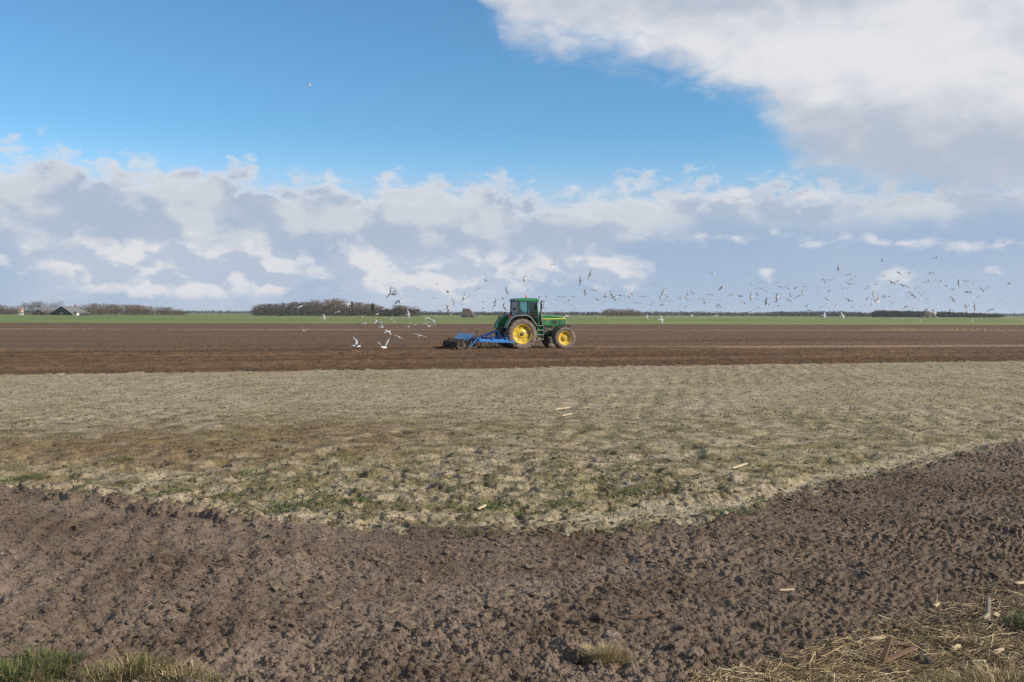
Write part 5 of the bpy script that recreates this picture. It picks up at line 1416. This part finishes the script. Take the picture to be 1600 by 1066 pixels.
splinter('board', (1374, 1046), (1392, 1036), 0.035, 0.016, M_rust, 'rusty brown board leaning upright out of the straw', 'board', lift=(0.0, 0.15), taper=2.5)
splinter('board', (1376, 1044), (1432, 1026), 0.04, 0.014, M_rust, 'rusty brown board lying flat beside the leaning one', 'board', lift=(0.02, 0.05), taper=2.0)
splinter('board', (1396, 1014), (1436, 1022), 0.035, 0.014, M_rust, 'brown lath behind the leaning rusty board', 'board', lift=(0.04, 0.04), taper=2.0)
g = ground(1544, 978)
st = empty('wooden_stake', (g.x, g.y, ground_z(g.x, g.y)), 0.3); tag(st, 'short grey pointed stake standing in the debris at right', 'stake')
MB().add([(-.014, -.010, -.06), (.014, -.010, -.06), (.014, .010, -.06), (-.014, .010, -.06), (-.013, -.009, .145), (.013, -.009, .145), (.013, .009, .145), (-.013, .009, .145), (.0, .0, .185)],
         [(0, 1, 5, 4), (1, 2, 6, 5), (2, 3, 7, 6), (3, 0, 4, 7), (4, 5, 8), (5, 6, 8), (6, 7, 8), (7, 4, 8), (3, 2, 1, 0)]).build('shaft', M_stake, st, 0.001)
for k, (dx_, dz_) in enumerate(((0.05, 0.055), (-0.03, 0.05))):
    MB().box((dx_, -0.012, dz_), (0.05, 0.02, 0.022), Matrix.Rotation(0.4 - k, 3, 'Y')).build('pale_chip', M_pale, st, 0.003)

# dead weeds and litter on the pale strip (too many to count)
def litter(name, n, r0, r1, hgt, wid, label, cols, thresh, dens_fn=None):
    x, y = scatter(n, r0, r1, R(-30), R(30), 0.62)
    k = (fbm(x * 1.7, y * 1.9, 5, 262, 0.6) + rng.normal(0, 0.15, n)) > thresh
    x, y = x[k], y[k]
    h, c, reg = land(x, y); k = reg == 1; x, y, h = x[k], y[k], h[k]; m_ = len(x)
    ht = hgt * rng.uniform(0.3, 1.2, m_)
    tips = pick(cols, m_)
    V, F, C = blades(x, y, h - 0.004, rng.uniform(0, 6.28, m_), ht, ht * rng.uniform(0.4, 2.2, m_), wid * rng.uniform(0.6, 1.6, m_), tips * 0.85, tips)
    o = link(name, np_mesh(name, V, F, M_blade, C, False)); tag(o, label, 'weeds', kind='stuff')
DEADC = [(0.13, 0.105, 0.052), (0.19, 0.155, 0.082), (0.095, 0.085, 0.036), (0.25, 0.21, 0.125)]
litter('dead_weeds', 60000, 9.3, 22, 0.045, 0.005, 'withered weed leaves on the near part of the pale strip', DEADC + [(0.15, 0.16, 0.05)], 0.0)
litter('dead_weeds', 40000, 20, 46, 0.04, 0.012, 'withered weed leaves on the far part of the pale strip', DEADC, 0.05)

# green weeds one can pick out
WEEDC = [(0.060, 0.115, 0.022), (0.085, 0.145, 0.030), (0.10, 0.14, 0.04), (0.13, 0.13, 0.05)]
weeds = [(18, 752, .30, .10, 'flat green weed patch at the left edge of the pale strip'), (52, 748, .22, .08, 'small green weed patch right of the left-edge patch'), (190, 718, .18, .07, 'green weed in the brown stain'),
         (400, 738, .28, .09, 'green weed patch on the strip left of centre'), (444, 800, .22, .08, 'green weed at the soil edge, left of the bigger green clump'), (488, 790, .36, .10, 'bright green weed clump near the soil edge, left of centre'),
         (562, 784, .22, .09, 'small green weed right of the bright left clump'), (742, 796, .24, .12, 'bright green weed clump in the middle of the strip'), (786, 790, .24, .09, 'dark green weed clump right of the middle clump'),
         (730, 768, .24, .07, 'faint green weed patch above the middle clump'), (820, 801, .18, .08, 'low green weed right of the dark clump'), (895, 790, .20, .08, 'green weed patch between middle and right clumps'),
         (1010, 768, .30, .14, 'tall dark green weed clump right of centre'), (1132, 806, .26, .11, 'olive weed clump on the soil edge at right'), (742, 838, .16, .06, 'small green weed growing in the near soil edge'), (290, 768, .20, .08, 'weed tuft above the left soil ridge'), (365, 772, .18, .08, 'weed tuft right of the one above the left ridge')]
for (u, v, rad, hgt, lab) in weeds:
    tuft('weed', u, v, rad * 1.2, rad * 0.85, 90 + int(620 * rad), hgt * 0.75, WEEDC + OLIVEC[:1], lab, 'weed', 1.6, 0.006)
x, y = scatter(18000, 9.3, 15, R(-24), R(22), 0.7)
k = (fbm(x * 0.5 + 4, y * 0.5, 5, 500, 0.65) + 0.35 * np.exp(-((np.hypot(x, y) - 11) / 1.6) ** 2) + rng.normal(0, 0.12, 18000)) > 0.44
x, y = x[k], y[k]; h, _, reg = land(x, y); k = reg == 1; x, y, h = x[k], y[k], h[k]; m_ = len(x)
ht = rng.uniform(0.02, 0.06, m_); tips = pick(WEEDC + OLIVEC, m_)
V, F, C = blades(x, y, h - 0.004, rng.uniform(0, 6.28, m_), ht, ht * rng.uniform(0.5, 2.0, m_), rng.uniform(0.003, 0.007, m_), tips * 0.8, tips)
o = link('seedlings', np_mesh('seedlings', V, F, M_blade, C, False)); tag(o, 'thin green seedlings spread over the near part of the pale strip', 'weeds', kind='stuff')

# dry grass left standing on the thin strip across the tilled field
n = 9000
tt = rng.uniform(0, 1, n); A3, B3 = ground(-60, 514.7), ground(1660, 517.3)
uu = 1720 * tt - 60
dens = 0.18 + 0.9 * np.exp(-((uu - 1410) / 50) ** 2) + 0.9 * np.exp(-((uu - 1520) / 40) ** 2)
k = rng.uniform(0, 1, n) < dens
ta = np.array([tuple(ground(u_, 514.8 + (u_ / 1600) * 2.4))[:2] for u_ in uu[k]])
m_ = len(ta); big = np.clip(dens[k], 0, 1)
X = ta[:, 0] + rng.normal(0, 0.5, m_); Y = ta[:, 1] + rng.normal(0, 0.9, m_)
ht = (0.10 + 0.35 * big) * rng.uniform(0.4, 1.1, m_)
tips = pick(STRAWC[:3], m_)
V, F, C = blades(X, Y, np.zeros(m_), rng.uniform(0, 6.28, m_), ht, ht * rng.uniform(0.2, 0.9, m_), np.full(m_, 0.022), tips * 0.8, tips)
o = link('dry_grass', np_mesh('dry_grass', V, F, M_blade, C, False)); tag(o, 'dry grass standing on the thin strip across the brown field', 'grass', kind='stuff')

# ------------------------------------------------------------------ the air: far things fade a little towards blue
hm = bpy.data.materials.new('thin daylight haze'); hm.use_nodes = True
ht_ = hm.node_tree; ht_.nodes.clear()
pv = ht_.nodes.new('ShaderNodeVolumePrincipled')
pv.inputs['Color'].default_value = (0.80, 0.89, 1.0, 1)
pv.inputs['Density'].default_value = HAZE
pv.inputs['Anisotropy'].default_value = 0.2
ho = ht_.nodes.new('ShaderNodeOutputMaterial'); ht_.links.new(pv.outputs[0], ho.inputs['Volume'])
if HAZE > 0:
    hz_ = MB().box((0, 0, 8.0), (20400, 20400, 24.0)).build('haze', hm)
    tag(hz_, 'thin bluish haze over the whole plain', 'haze', kind='stuff')

# ------------------------------------------------------------------ look-alikes are told apart by their place from the left
ORD = ['leftmost', 'second from left', 'third from left', 'fourth from left', 'fifth from left', 'sixth from left', 'seventh from left', 'eighth from left', 'ninth from left', 'tenth from left', 'eleventh from left', 'twelfth from left', 'thirteenth from left', 'fourteenth from left', 'fifteenth from left', 'sixteenth from left', 'seventeenth from left', 'eighteenth from left', 'nineteenth from left', 'twentieth from left']
by_label = {}
for o in scene.objects:
    if o.parent is None and o.get('label') and o.get('kind') is None: by_label.setdefault(o['label'], []).append(o)
for lab, obs in by_label.items():
    if len(obs) < 2: continue
    obs.sort(key=lambda o: o.location.x / o.location.y)
    for i, o in enumerate(obs):
        o['label'] = lab + ', ' + ('rightmost' if i == len(obs) - 1 else ORD[min(i, 19)])

if 0: print('TRIS', sum(sum(len(p.vertices) - 2 for p in o.data.polygons) if len(o.data.polygons) < 5000 else len(o.data.loops) - 2 * len(o.data.polygons) for o in scene.objects if o.type == 'MESH'))
